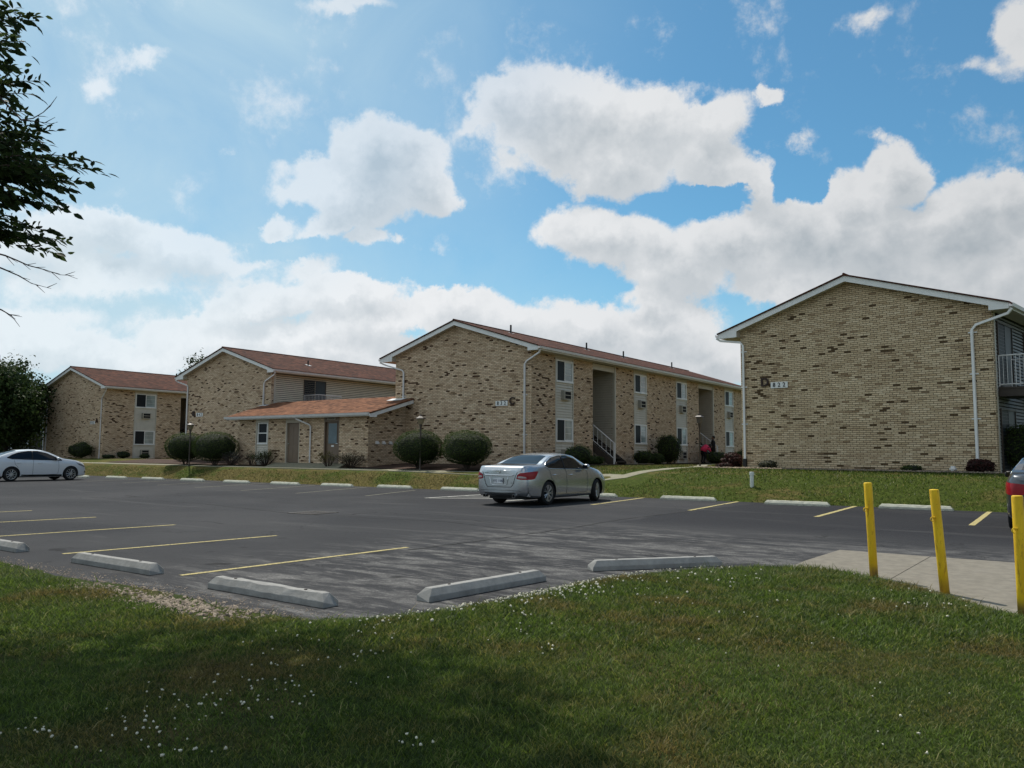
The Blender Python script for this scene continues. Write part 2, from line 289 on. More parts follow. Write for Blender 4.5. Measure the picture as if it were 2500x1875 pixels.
def brick_mat(name,tones,mortar,dark=.50,cw=.218,ch=.0715,dkc=(.060,.032,.014)):
    g=mat(name); uv=g.uv(); sp=g.nd('ShaderNodeSeparateXYZ'); g.L.new(uv,sp.inputs[0]); u,v=sp.outputs[0],sp.outputs[1]
    rv=g.M('DIVIDE',v,ch); row=g.M('FLOOR',rv); fv=g.M('FRACT',rv)
    off=g.M('MULTIPLY',g.M('MODULO',g.M('ABSOLUTE',row),2.),.5)
    jit=g.nd('ShaderNodeTexWhiteNoise',noise_dimensions='1D'); g.L.new(row,jit.inputs['W'])
    ru=g.M('ADD',g.M('ADD',g.M('DIVIDE',u,cw),off),g.M('MULTIPLY',jit.outputs['Value'],.18)); colm=g.M('FLOOR',ru); fu=g.M('FRACT',ru)
    cv=g.nd('ShaderNodeCombineXYZ'); g.L.new(colm,cv.inputs[0]); g.L.new(row,cv.inputs[1])
    wn=g.nd('ShaderNodeTexWhiteNoise',noise_dimensions='2D'); g.L.new(cv.outputs[0],wn.inputs['Vector']); r1=wn.outputs['Value']
    cv2=g.nd('ShaderNodeVectorMath',operation='ADD'); g.L.new(cv.outputs[0],cv2.inputs[0]); cv2.inputs[1].default_value=(51.3,17.7,0)
    wn2=g.nd('ShaderNodeTexWhiteNoise',noise_dimensions='2D'); g.L.new(cv2.outputs[0],wn2.inputs['Vector']); r2=wn2.outputs['Value']
    # clusters of dark bricks: long in the row direction
    cl=g.noise(g.scale(cv.outputs[0],(.50,1.6,1)),1.0,1,.5)
    dk=g.M('ADD',g.M('MULTIPLY',cl,1.0),g.M('MULTIPLY',r2,.52))
    isd=g.mr(dk,dark,dark+.02); ism=g.mr(dk,dark-.10,dark-.03)
    base=g.ramp(r1,tones)
    blot=g.noise(g.geo(),38,5,.65)
    base=g.mix(.55,base,g.mix(g.mr(blot,.3,.7),(.42,.40,.38),(.60,.60,.60)),'OVERLAY')
    mid=g.mr(g.noise(g.geo(),.7,3),.35,.65)
    base=g.mix(g.M('MULTIPLY',mid,.22),base,(.36,.25,.15))
    base=g.mix(g.M('MULTIPLY',ism,.62),base,(.19,.115,.06)); base=g.mix(g.M('MULTIPLY',isd,g.mr(blot,.28,.5,.35,1.)),base,dkc)
    mu=g.M('MINIMUM',fu,g.M('SUBTRACT',1.,fu)); mv=g.M('MINIMUM',fv,g.M('SUBTRACT',1.,fv))
    e=g.M('MINIMUM',g.M('MULTIPLY',mu,cw),g.M('MULTIPLY',mv,ch))
    wob=g.M('MULTIPLY',g.M('SUBTRACT',g.noise(g.geo(),45,3),.5),.006)
    e=g.M('ADD',e,wob)
    mm=g.mr(e,.0035,.0085)
    g.col(g.mix(mm,mortar,base)); g.set(rough=.9,spec=.15)
    g.bump(g.M('ADD',g.mr(e,.002,.011),g.M('MULTIPLY',blot,.25)),.9,.012)
    return g.m
T1=[(0,(.48,.345,.225)),(.2,(.74,.565,.39)),(.45,(.59,.435,.295)),(.7,(.80,.635,.455)),(1,(.52,.375,.25))]
T2=[(0,(.45,.34,.21)),(.2,(.67,.53,.35)),(.45,(.54,.42,.27)),(.7,(.73,.59,.405)),(1,(.48,.36,.225))]
BR=brick_mat('tan_brick',T1,(.085,.060,.042),1.045,dkc=(.075,.038,.022))
BRD=brick_mat('sand_brick',T2,(.075,.056,.037),1.055,dkc=(.085,.055,.028),cw=.235)
def shingle_mat(name,c0,c1):
    g=mat(name); uv=g.uv(); sp=g.nd('ShaderNodeSeparateXYZ'); g.L.new(uv,sp.inputs[0])
    a,b=sp.outputs[0],sp.outputs[1]
    rv=g.M('DIVIDE',a,.14); row=g.M('FLOOR',rv); fr=g.M('FRACT',rv)
    cu=g.M('FLOOR',g.M('ADD',g.M('DIVIDE',b,.24),g.M('MULTIPLY',row,.37)))
    cv=g.nd('ShaderNodeCombineXYZ'); g.L.new(cu,cv.inputs[0]); g.L.new(row,cv.inputs[1])
    wn=g.nd('ShaderNodeTexWhiteNoise',noise_dimensions='2D'); g.L.new(cv.outputs[0],wn.inputs['Vector'])
    n=g.noise(g.geo(),14,5,.7); f=g.M('ADD',g.M('MULTIPLY',wn.outputs['Value'],.95),g.M('MULTIPLY',g.M('SUBTRACT',n,.5),1.3),clamp=True)
    base=g.mix(f,c0,c1); base=g.mix(g.mr(g.noise(g.geo(),.9,4),.4,.75,0,.35),base,tuple(x*.55 for x in c0))
    base=g.mix(g.mr(fr,.0,.12,.55,0.),base,(.03,.015,.01))
    g.col(base); g.set(rough=.92,spec=.1); g.bump(g.M('ADD',fr,n),.5,.015); return g.m
SHING=shingle_mat('red_shingles',(.034,.014,.010),(.125,.049,.031))
SHING2=shingle_mat('orange_shingles',(.095,.042,.024),(.27,.122,.066))
WHITE=paint('white_trim',(.78,.78,.76),.45,var=.05,scale=2,dirt=(.50,.48,.43))
WHITE2=paint('white_downspout',(.66,.65,.64),.4,var=.06)
CREAM=paint('cream_trim',(.50,.46,.38),.55,var=.06)
SIDING=paint('cream_siding',(.60,.56,.47),.55,var=.05,scale=2,dirt=(.42,.38,.30))
SIDINGD=paint('grey_siding',(.22,.225,.22),.6,var=.06)
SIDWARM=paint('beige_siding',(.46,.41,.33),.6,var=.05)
SOFF=paint('soffit',(.50,.46,.38),.7,var=.05)
DARK=paint('dark_interior',(.012,.011,.010),.9)
BROWN=paint('dark_wood',(.045,.035,.028),.7,var=.2)
DOORC=paint('taupe_door',(.165,.115,.078),.5,var=.06)
METALB=paint('bronze_metal',(.060,.046,.036),.5,var=.25)
BLACKM=paint('black_paint',(.012,.012,.012),.5)
RUSTL=paint('brown_letter',(.035,.016,.010),.6,var=.3)
PLATE=paint('plate_white',(.78,.78,.76),.5,var=.04)
PIPEBLK=paint('vent_pipe',(.012,.011,.011),.5)
GALV=paint('ac_metal',(.30,.29,.25),.5,var=.1)
PVC=paint('pvc_white',(.62,.66,.62),.35,var=.08,dirt=(.35,.38,.30))
def glassy(name,c,rough=.08,var=0.,spec=.6):
    g=mat(name); n=g.noise(g.geo(),1.4,3); g.col(g.mix(g.mr(n,.35,.65),c,tuple(min(1,x*(1+var)) for x in c))); g.set(rough=rough,spec=spec)
    g.bump(g.noise(g.geo(),3,2),.06,.01); return g.m
GLD=glassy('screen_glass',(.012,.015,.018),.5,.4,.15)
GLL=glassy('curtain_glass',(.22,.27,.27),.12,.5)
GLDOOR=glassy('door_glass',(.04,.06,.07),.06,.6)
GLC=glassy('car_glass',(.008,.010,.014),.05,.2,.35)
def bollpaint():
    g=mat('yellow_paint'); p=g.geo(); o=g.obj(); sp=g.nd('ShaderNodeSeparateXYZ'); g.L.new(o,sp.inputs[0]); z=sp.outputs[2]
    n=g.noise(g.scale(p,(1,1,.3)),10,6,.65); b=g.mix(g.mr(n,.3,.7),(.66,.40,.010),(.80,.53,.016))
    b=g.mix(g.mr(g.noise(g.scale(p,(1,1,.2)),26,5,.7),.54,.66,0,.8),b,(.38,.21,.012))
    b=g.mix(g.mr(g.noise(p,55,4,.7),.66,.70),b,(.10,.045,.02))
    b=g.mix(g.M('MULTIPLY',g.mr(z,.22,.08),g.mr(n,.35,.6,.3,.9)),b,(.16,.10,.045))
    g.col(b); g.set(rough=.6,spec=.3); g.bump(n,.25,.006); return g.m
YEL=bollpaint()
def conc(name,c,rough=.85,st=.35,dk=(.20,.19,.17)):
    g=mat(name); p=g.geo(); n=g.noise(p,7,7,.65); n2=g.noise(p,90,4,.6)
    b=g.mix(g.mr(n,.3,.7),tuple(x*.82 for x in c),tuple(x*1.12 for x in c)); b=g.mix(g.mr(g.noise(p,2.1,5,.7),.55,.8,0,.5),b,dk)
    b=g.mix(g.mr(n2,.62,.75,0,.55),b,dk); g.col(b); g.set(rough=rough,spec=.25); g.bump(g.M('ADD',n2,g.M('MULTIPLY',n,1.5)),st,.008); return g.m
CONC=conc('wheel_stop_concrete',(.30,.295,.28),st=.6)
CONCY=conc('cream_wheel_stop',(.56,.55,.45))
PADC=conc('pad_concrete',(.20,.18,.145),st=.2,dk=(.25,.23,.20))
PATHC=conc('path_concrete',(.24,.225,.16),st=.2,dk=(.28,.26,.2))
def asphalt():
    g=mat('asphalt'); p=g.geo(); sp=g.nd('ShaderNodeSeparateXYZ'); g.L.new(p,sp.inputs[0]); x,y=sp.outputs[0],sp.outputs[1]
    big=g.noise(p,.16,5,.6,.4); fine=g.noise(p,120,3,.7); med=g.noise(p,3.5,6,.6)
    b=g.mix(g.mr(big,.35,.68),(.022,.023,.027),(.043,.043,.046))
    # newer, darker sealcoat on the right-hand stalls
    nx=g.M('ADD',x,g.M('MULTIPLY',g.M('SUBTRACT',g.noise(p,.7,4),.5),1.2))
    seal=g.M('MULTIPLY',g.mr(nx,-8.35,-8.15),g.mr(g.M('ADD',y,g.M('MULTIPLY',big,4.)),16.5,19.2))
    b=g.mix(g.M('MULTIPLY',seal,.75),b,(.013,.014,.019))
    # dusty tyre-scrubbed bands where cars turn
    st=g.noise(g.scale(p,(.42,1.5,1)),1.3,7,.68,.7)
    wear=g.M('MULTIPLY',g.mr(y,16.,12.2),g.mr(x,-10.5,-7.5)); wear=g.M('MULTIPLY',wear,g.mr(st,.42,.60))
    grit=g.mr(g.noise(p,34,6,.8),.40,.62); st_=g.noise(g.scale(p,(1.1,4.6,1)),1.5,7,.75,.6); wear=g.M('MULTIPLY',g.M('MULTIPLY',g.mr(y,16.,12.2),g.mr(x,-10.5,-7.5)),g.M('ADD',g.M('MULTIPLY',g.mr(st,.46,.58),.60),g.M('MULTIPLY',g.mr(st_,.48,.64),.75),clamp=True))
    b=g.mix(g.M('MULTIPLY',g.M('MULTIPLY',wear,g.mr(med,.32,.62,.3,.9)),g.M('MULTIPLY_ADD',grit,.65,.35)),b,(.27,.262,.25))
    st2=g.noise(g.scale(p,(.12,.9,1)),1.0,6,.65,.5)
    b=g.mix(g.M('MULTIPLY',g.mr(st2,.55,.75),.40),b,(.11,.108,.105))
    st3=g.noise(g.scale(p,(.10,.6,1)),.9,4,.6,.3)
    b=g.mix(g.M('MULTIPLY',g.mr(st3,.60,.72),.45),b,(.015,.015,.016))
    b=g.mix(g.mr(fine,.5,.72,0,.45),b,(.14,.135,.13)); b=g.mix(g.mr(fine,.5,.3,0,.6),b,(.018,.018,.02))
    # oil drips in the stalls, hairline cracking
    oil=g.noise(p,1.6,3,.5); bays=g.M('ADD',g.mr(y,10.5,8.),g.mr(y,18.5,20.5)); b=g.mix(g.M('MULTIPLY',bays,g.mr(oil,.64,.72,0,.75)),b,(.009,.009,.010))
    vo=g.nd('ShaderNodeTexVoronoi',feature='DISTANCE_TO_EDGE'); g.L.new(g.nd('ShaderNodeVectorMath',operation='MULTIPLY_ADD').outputs[0],vo.inputs['Vector'])
    vm=vo.inputs['Vector'].links[0].from_node; g.L.new(g.noise(p,1.2,5,.6,out='Color'),vm.inputs[0]); vm.inputs[1].default_value=(1.6,1.6,0); g.L.new(p,vm.inputs[2]); vo.inputs['Scale'].default_value=.22
    crk=g.M('MULTIPLY',g.mr(vo.outputs['Distance'],.0035,.0008),g.mr(g.noise(p,.35,3),.46,.56)); b=g.mix(g.M('MULTIPLY',crk,.85),b,(.006,.006,.007))
    g.col(b); g.set(rough=.9,spec=.14); g.bump(g.M('ADD',fine,g.M('MULTIPLY',med,.6)),.6,.008); return g.m
ASPH=asphalt()
def linepaint(name,c,wearf):
    g=mat(name); p=g.geo(); n=g.noise(p,26,6,.75); b=g.mix(g.mr(n,wearf,wearf+.14),c,(.07,.07,.07)); g.col(b); g.set(rough=.8,spec=.2); g.bump(g.noise(p,110,3),.4,.006); return g.m
YLINE=linepaint('yellow_line_paint',(.46,.385,.165),.49)
YLINEF=linepaint('faded_line_paint',(.20,.19,.14),.47)
WLINE=linepaint('white_line_paint',(.58,.57,.52),.60)
def soil():
    g=mat('lawn_soil'); p=g.geo(); a=g.noise(p,.55,5,.6,.3); f=g.noise(p,28,6,.75)
    gr=g.mix(g.mr(f,.3,.7),(.022,.032,.009),(.060,.080,.020)); dry=g.mix(g.mr(f,.3,.7),(.050,.040,.016),(.15,.115,.045))
    b=g.mix(g.mr(a,.48,.66),gr,dry); g.col(b); g.set(rough=.95,spec=.08); g.bump(f,.8,.03); return g.m
SOIL=soil()
def farlawn():
    g=mat('far_lawn'); p=g.geo(); sp=g.nd('ShaderNodeSeparateXYZ'); g.L.new(p,sp.inputs[0])
    a=g.noise(g.scale(p,(.6,1,1)),.8,5,.65,.4); f=g.noise(g.scale(p,(1,1,.4)),11,7,.8)
    gr=g.mix(g.mr(f,.3,.7),(.030,.043,.007),(.085,.115,.020)); dry=g.mix(g.mr(f,.3,.7),(.060,.050,.016),(.18,.145,.050))
    lf=g.mr(sp.outputs[0],-9.,-20.,-.06,.09)
    b=g.mix(g.mr(g.M('ADD',a,lf),.46,.64),gr,dry); g.col(b); g.set(rough=.95,spec=.08); g.bump(f,1.,.05); return g.m
FLAWN=farlawn()
def blades(name,base_pairs,dry_pairs,freq=.55,lo=.50,hi=.66,shift=None):
    g=mat(name); p=g.geo(); at=g.nd('ShaderNodeAttribute',attribute_name='tint').outputs['Fac']; a=g.noise(p,freq,5,.6,.3)
    if shift:
        sp=g.nd('ShaderNodeSeparateXYZ'); g.L.new(p,sp.inputs[0]); a=g.M('ADD',a,g.mr(sp.outputs[0],*shift))
    gr=g.mix(at,*base_pairs); dry=g.mix(at,*dry_pairs)
    k=g.M('ADD',a,g.M('MULTIPLY',g.M('SUBTRACT',at,.5),.18))
    b=g.mix(g.mr(k,lo,hi),gr,dry); b=g.mix(g.mr(at,.86,.93,0,.75),b,(.36,.31,.14)); g.col(b); g.set(rough=.55,spec=.3)
    # light passing through thin blades
    tr=g.nd('ShaderNodeBsdfTranslucent'); g.L.new(b,tr.inputs[0]); mx=g.nd('ShaderNodeMixShader'); mx.inputs[0].default_value=.48
    out=g.N['Material Output']; g.L.new(g.b.outputs[0],mx.inputs[1]); g.L.new(tr.outputs[0],mx.inputs[2]); g.L.new(mx.outputs[0],out.inputs[0]); return g.m
GRASS=blades('grass_blades',((.023,.045,.007),(.195,.285,.045)),((.062,.048,.013),(.29,.225,.07)),1.05,.44,.70)
GRASSF=blades('lawn_tufts',((.034,.056,.007),(.120,.175,.025)),((.070,.060,.018),(.215,.180,.065)),.9,.47,.66,(-9.,-20.,-.06,.09))
def leafm(name,c0,c1,tr=.3):
    g=mat(name); at=g.nd('ShaderNodeAttribute',attribute_name='tint').outputs['Fac']; b=g.mix(at,c0,c1); g.col(b); g.set(rough=.6,spec=.15)
    t=g.nd('ShaderNodeBsdfTranslucent'); g.L.new(b,t.inputs[0]); mx=g.nd('ShaderNodeMixShader'); mx.inputs[0].default_value=tr
    out=g.N['Material Output']; g.L.new(g.b.outputs[0],mx.inputs[1]); g.L.new(t.outputs[0],mx.inputs[2]); g.L.new(mx.outputs[0],out.inputs[0]); return g.m
LEAF_BUSH=leafm('bush_leaves',(.014,.028,.006),(.085,.125,.026),.28)
LEAF_OAK=leafm('tree_leaves',(.018,.034,.012),(.060,.095,.026),.3)
LEAF_NEAR=leafm('near_leaves',(.018,.032,.012),(.055,.085,.025),.4)
LEAF_RED=leafm('burgundy_leaves',(.022,.010,.009),(.075,.026,.022),.2)
LEAF_TWIG=leafm('sparse_leaves',(.030,.034,.014),(.11,.10,.05),.2)
LEAF_GREY=leafm('grey_leaves',(.05,.055,.05),(.13,.13,.125),.2)
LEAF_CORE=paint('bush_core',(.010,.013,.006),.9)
BARK=paint('bark',(.055,.042,.032),.9,var=.4,scale=12,bump=.6)
TWIG=paint('twigs',(.045,.028,.020),.8,var=.3)
MULCH=conc('mulch',(.060,.034,.024),.95,.9,(.02,.012,.008))
def stones(name,c):
    g=mat(name); at=g.nd('ShaderNodeAttribute',attribute_name='tint').outputs['Fac']; g.col(g.mix(at,tuple(x*.45 for x in c),c)); g.set(rough=.9,spec=.2); return g.m
STONE=stones('gravel_stones',(.34,.28,.22))
PETAL=stones('clover_petals',(.72,.68,.54))
def carpaint(name,c,metal=.7,rough=.32):
    g=mat(name); n=g.noise(g.geo(),900,1); g.col(g.mix(g.mr(n,.3,.7),tuple(x*.93 for x in c),c)); g.set(rough=rough,metal=metal,coat=.8,coatr=.06); return g.m
SILVER=carpaint('silver_car_paint',(.50,.52,.545),.8,.25)
WHITECAR=carpaint('white_car_paint',(.70,.72,.74),.1,.35)
GREYCAR=carpaint('dark_grey_car_paint',(.075,.082,.092),.7,.3)
TYRE=paint('tyre_rubber',(.012,.012,.013),.8)
RIM=paint('alloy_rim',(.52,.52,.52),.3,metal=.8,var=.08)
CHROME=paint('chrome',(.75,.76,.77),.12,metal=1.,var=.03)
BLKPL=paint('black_plastic',(.010,.010,.011),.5)
def redlamp():
    g=mat('red_lens'); g.col((.30,.006,.014)); g.set(rough=.25,spec=.35); return g.m
REDL=redlamp(); CLEARL=glassy('clear_lens',(.42,.36,.36),.1,.1); HEADL=glassy('headlamp_lens',(.10,.11,.12),.08,.3)
SKIN=paint('skin',(.20,.11,.075),.55); CLOTHBLK=paint('black_cloth',(.008,.008,.009),.85); CLOTHPINK=paint('pink_cloth',(.62,.035,.10),.8); HAIR=paint('dark_hair',(.010,.007,.006),.7); SHOEW=paint('pale_shoe',(.55,.53,.50),.6)
# ================================================================== ground
def far_z(x,y):
    y=np.asarray(y,float); x=np.asarray(x,float); t=np.clip((y-24.65)/5.4,0,1); a=.9*(1-(1-t)**3.4)
    b=np.interp(y,[24.65,24.9,25.3,25.62,25.8,26.9,30.0],[0,.14,.42,.60,.66,.69,.9])
    k=np.clip((x+17.5)/4.,0,1); return a*k+b*(1-k)
def vnoise(x,y,s,seed=0):
    x=np.asarray(x)*s+seed*3.1; y=np.asarray(y)*s-seed*1.7
    return (np.sin(x*1.3+np.sin(y*.9+seed))+np.sin(y*1.7+np.sin(x*1.1)*1.3+seed*2)+np.sin((x+y)*.83+seed)+.5*np.sin(x*3.1-y*2.3))/3.5
EDGE=np.array([(-90,4.85),(-12,4.86),(-10.4,4.78),(-9.5,4.70),(-8.4,4.84),(-7.5,4.85),(-6.7,4.74),(-6.0,4.72),(-5.35,4.75),(-4.98,5.1),(-4.82,5.6),(-4.62,7.07),(-4.62,7.9),(-4.50,8.5),(-4.12,9.35),(-3.57,10.0),(-2.9,10.55),(-2.55,10.5),(-2.05,10.22),(-1.27,9.52),(-.5,8.55),(.6,7.5),(2.5,6.2),(6,5),(14,4)])
POLY=np.vstack([EDGE,[(14,-40),(-90,-40)]])
def inside(px,py):
    c=np.zeros(px.shape,bool); n=len(POLY)
    for i in range(n):
        x0,y0=POLY[i]; x1,y1=POLY[(i+1)%n]
        if y0==y1: continue
        k=((y0>py)!=(y1>py))&(px<(x1-x0)*(py-y0)/(y1-y0)+x0); c^=k
    return c
def edist(px,py):
    d=np.full(px.shape,1e9)
    for i in range(len(EDGE)-1):
        a=EDGE[i]; b=EDGE[i+1]; ab=b-a; t=np.clip(((px-a[0])*ab[0]+(py-a[1])*ab[1])/(ab@ab),0,1)
        d=np.minimum(d,np.hypot(px-a[0]-t*ab[0],py-a[1]-t*ab[1]))
    return np.where(inside(px,py),d,-d)
def sstep(a,b,x):
    t=np.clip((x-a)/(b-a),0,1); return t*t*(3-2*t)
def near_z(px,py):
    d=edist(px,py); rf=sstep(-6.2,-4.3,px)
    e=d+.05*vnoise(px,py,9,2)*(1-.5*rf)
    z=-.08+.092*sstep(-.10,.06,e)+(.012+.075*rf)*sstep(.0,.55,d)
    return z+.012*vnoise(px,py,1.1,4)*sstep(0,.6,d)
def grid(name,xs,ys,zf,m,kind='structure'):
    X,Y=np.meshgrid(xs,ys); Z=zf(X,Y); V=np.stack([X.ravel(),Y.ravel(),Z.ravel()],1); nx=len(xs); ny=len(ys)
    i=np.arange(nx-1)[None,:]+np.arange(ny-1)[:,None]*nx; i=i.ravel(); F=np.stack([i,i+1,i+1+nx,i+nx],1)
    o=npmesh(name,V,F,m,smooth=True); tag(o,kind=kind); return o
b=MB(); b.add([(-1500,-1500,-.14),(1500,-1500,-.14),(1500,1500,-.14),(-1500,1500,-.14)],[(0,1,2,3)]); tag(b.build('ground',FLAWN,uv=False),kind='structure')
grid('near_lawn',np.arange(-24,13,.09),np.arange(-9,12.6,.09),near_z,SOIL)
tag(MB().add([(-90,-40,-.02),(-23.9,-40,-.02),(-23.9,4.85,-.02),(-90,4.85,-.02)],[(0,1,2,3)]).build('lawn',SOIL,uv=False),kind='structure')
ys=np.concatenate([np.arange(24.3,31,.2),np.arange(31,60,1.5),np.arange(60,131,10)])
def farz2(x,y):
    z=far_z(x,y)+.02*vnoise(x,y,.9,1); e=24.62+.06*vnoise(x,y,2.3,3)
    return np.where(y<e,-.05,z)
grid('lawn',np.arange(-130,41,.5),ys,farz2,FLAWN)
b=MB(); xs=np.linspace(-90,40,66); yl=np.linspace(3.8,24.72,12)
X,Y=np.meshgrid(xs,yl); nx=len(xs); b.add(list(zip(X.ravel(),Y.ravel(),[0]*X.size)),[(j*nx+i,j*nx+i+1,(j+1)*nx+i+1,(j+1)*nx+i) for j in range(len(yl)-1) for i in range(nx-1)])
tag(b.build('parking_lot',ASPH,uv=False),kind='structure')
# concrete apron at the right, with a sawn joint
b=MB(); b.prism([(-3.14,11.3),(-3.08,12.92),(-1.852,12.88),(-1.905,9.6),(-3.1,9.6)],'z',-.1,.022); b.prism([(-1.840,12.88),(9,12.70),(9,4.0),(-1.99,4.0)],'z',-.1,.022)
tag(b.build('concrete_apron',PADC),kind='structure')
# front footpath and the branch between the two right-hand buildings: strips following the ground
def strip(name,pts,w,m,lift=.02,kind='structure',zf=far_z,th=.06):
    pts=[Vector((p[0],p[1],0)) for p in pts]; V=[];F=[]
    dense=[]
    for i in range(len(pts)-1):
        n=max(1,int((pts[i+1]-pts[i]).length/.5))
        dense+= [pts[i].lerp(pts[i+1],k/n) for k in range(n)]
    dense.append(pts[-1])
    for i,p in enumerate(dense):
        d=(dense[min(i+1,len(dense)-1)]-dense[max(i-1,0)]).normalized(); nrm=Vector((-d.y,d.x,0))
        wi=w if not callable(w) else w(p)
        for s in(-.5,.5):
            q=p+nrm*wi*s; z=float(zf(q.x,q.y))+lift; V+=[(q.x,q.y,z)]
        for s in(.5,-.5):
            q=p+nrm*wi*s; V+=[(q.x,q.y,float(zf(q.x,q.y))+lift-th)]
    n=len(dense)
    for i in range(n-1):
        a=i*4;c=a+4
        F+=[(a+1,a,c,c+1),(a,a+3,c+3,c),(a+3,a+2,c+2,c+3),(a+2,a+1,c+1,c+2)]
    b=MB(); b.add(V,F); o=b.build(name,m,uv=False,fix=True); tag(o,kind=kind); return o
strip('footpath',[(-75,27.0),(-48,26.5),(-38,26.30),(-30,26.25),(-24,26.2),(-19,26.0),(-15.5,25.8),(-13.6,26.3),(-12.9,28.2),(-13.3,31),(-14.6,36),(-16.6,41),(-17.6,46),(-17.9,60)],lambda p:.92 if p.x<-14 and p.y<27 else .50,PATHC)
b=MB(); b.add([(-34.3,26.6,.4),(-28.9,26.6,.4),(-29.3,27.49,.4),(-34.7,27.49,.4),(-34.3,26.6,.712),(-28.9,26.6,.712),(-29.3,27.49,.905),(-34.7,27.49,.905)],[(0,3,2,1),(4,5,6,7),(0,1,5,4),(1,2,6,5),(2,3,7,6),(3,0,4,7)])
tag(b.build('door_apron',PATHC),kind='structure')
b=MB(); b.prism([(-19.0,50.2),(-17.5,50.2),(-17.5,52.4),(-19.0,52.4)],'z',.85,.925); tag(b.build('stair_slab',PATHC),kind='structure')
# mulch beds
def bed(pts,name='mulch_bed',m=MULCH,lift=.03):
    b=MB(); b.prism(pts,'z',.3,.905+lift) if False else None
    bm=bmesh.new(); vs=[bm.verts.new((x,y,0)) for x,y in pts]; f=bm.faces.new(vs)
    bmesh.ops.triangulate(bm,faces=[f]); bmesh.ops.subdivide_edges(bm,edges=bm.edges,cuts=6,use_grid_fill=True)
    for v in bm.verts: v.co.z=float(far_z(v.co.x,v.co.y))+lift+.02*random.random()
    me=bpy.data.meshes.new(name); bm.to_mesh(me); bm.free(); me.materials.append(m); o=bpy.data.objects.new(name,me); C.link(o); tag(o,kind='structure')
bed([(-28.3,27.0),(-22.0,26.55),(-20.1,27.4),(-19.9,30.09),(-28.3,30.09)])
bed([(-51,27.2),(-38.0,26.9),(-34.8,27.0),(-35.0,27.45),(-38.8,27.45),(-38.8,30.3),(-51,30.3)])
bed([(-29.2,26.85),(-28.3,27.0),(-28.2,27.5),(-31.2,27.5),(-31.0,27.0)])
bed([(-20.2,30.0),(-18.6,30.0),(-18.6,58),(-20.2,58)])
bed([(-12.4,30.3),(-10.9,30.3),(-2.0,28.9),(-1.7,29.65),(-10.9,31.12),(-11.9,33.5),(-12.6,31.5)],m=conc('gravel_strip',(.16,.12,.085),.95,.9,(.07,.05,.035)),lift=.035)
# ------------------------------------------------------------------ painted markings (4 mm sheets)
def flatline(name,p0,p1,w,m,z=.004):
    a=Vector((*p0,0)); c=Vector((*p1,0)); d=(c-a).normalized(); n=Vector((-d.y,d.x,0))*w/2
    K=max(2,int((c-a).length/.25)); V=[];F=[]
    for i in range(K+1):
        p=a.lerp(c,i/K); j=.006
        for s in(1,-1):
            q=p+n*s*(1+random.uniform(-.07,.07)); V.append((q.x,q.y,z))
    F=[(2*i+1,2*i+3,2*i+2,2*i) for i in range(K)]
    b=MB(); b.add(V,F); o=b.build(name,m,uv=False); tag(o,kind='structure'); return o
for p0,p1 in [((-8.62,5.55),(-8.48,9.25)),((-11.68,5.7),(-11.42,9.15)),((-14.9,6.0),(-14.62,9.25)),((-17.9,6.0),(-17.6,9.25)),((-20.9,6.0),(-20.65,9.3))]: flatline('yellow_parking_line',p0,p1,.088,YLINE)
for p0,p1,m in [((-11.5,20.2),(-12.05,24.65),YLINE),((-8.42,19.85),(-8.84,24.68),YLINE),((-5.22,19.77),(-5.42,24.68),YLINE),((-2.0,19.5),(-2.1,24.66),YLINE),((1.2,19.5),(1.1,24.6),YLINE)]: flatline('yellow_parking_line',p0,p1,.12,m)
for p0,p1 in [((-19.63,19.31),(-21.23,23.54)),((-22.65,18.92),(-24.6,24.3)),((-25.71,18.89),(-27.6,24.12)),((-29.12,19.22),(-31.09,24.19)),((-32.4,19.6),(-34.32,24.04)),((-35.6,19.8),(-37.3,24.0)),((-38.8,19.9),(-40.4,23.8))]: flatline('faded_parking_line',p0,p1,.10,YLINEF)
for k in range(5):
    y0=19.75+k*.92; flatline('white_hatch_line',(-17.2,y0),(-14.45,y0+1.75),.10,WLINE)
flatline('white_hatch_line',(-17.25,19.6),(-17.3,24.5),.10,WLINE,.0085); flatline('white_hatch_line',(-14.4,19.6),(-14.35,24.5),.10,WLINE,.0085)
# cracks in the asphalt
CRK=paint('crack_fill',(.006,.006,.006),.9)
def crack(pts,w):
    P=[]
    for i in range(len(pts)-1):
        a=Vector((*pts[i],0)); c=Vector((*pts[i+1],0)); n=max(2,int((c-a).length/.07))
        P+= [a.lerp(c,k/n) for k in range(n)]
    V=[];F=[]; off=0
    for i,p in enumerate(P):
        off+=random.gauss(0,.010); off*=.97
        d=(P[min(i+1,len(P)-1)]-P[max(i-1,0)]).normalized(); n=Vector((-d.y,d.x,0)); q=p+n*off; ww=w*random.choice([.15,.4,.8,1.2,.6])
        V+=[(q.x+n.x*ww,q.y+n.y*ww,.0045),(q.x-n.x*ww,q.y-n.y*ww,.0045)]
    F=[(2*i+1,2*i+3,2*i+2,2*i) for i in range(len(P)-1)]
    tag(MB().add(V,F).build('pavement_crack',CRK,uv=False),kind='structure')
crack([(-8.25,9.0),(-8.15,11.1),(-8.25,12.7),(-8.34,14.5),(-8.45,16.6),(-8.3,19.5),(-8.6,23.2)],.030)
crack([(-8.2,12.4),(-11,13.2),(-15,12.6),(-20,13.5),(-27,13.0)],.020)
crack([(-15.4,9.9),(-14.6,10.1),(-14.0,9.9)],.014)
crack([(-30,16.8),(-24,16.2),(-20,16.6)],.010)
crack([(-12.0,13.6),(-11.0,13.9),(-9.8,13.5)],.016)
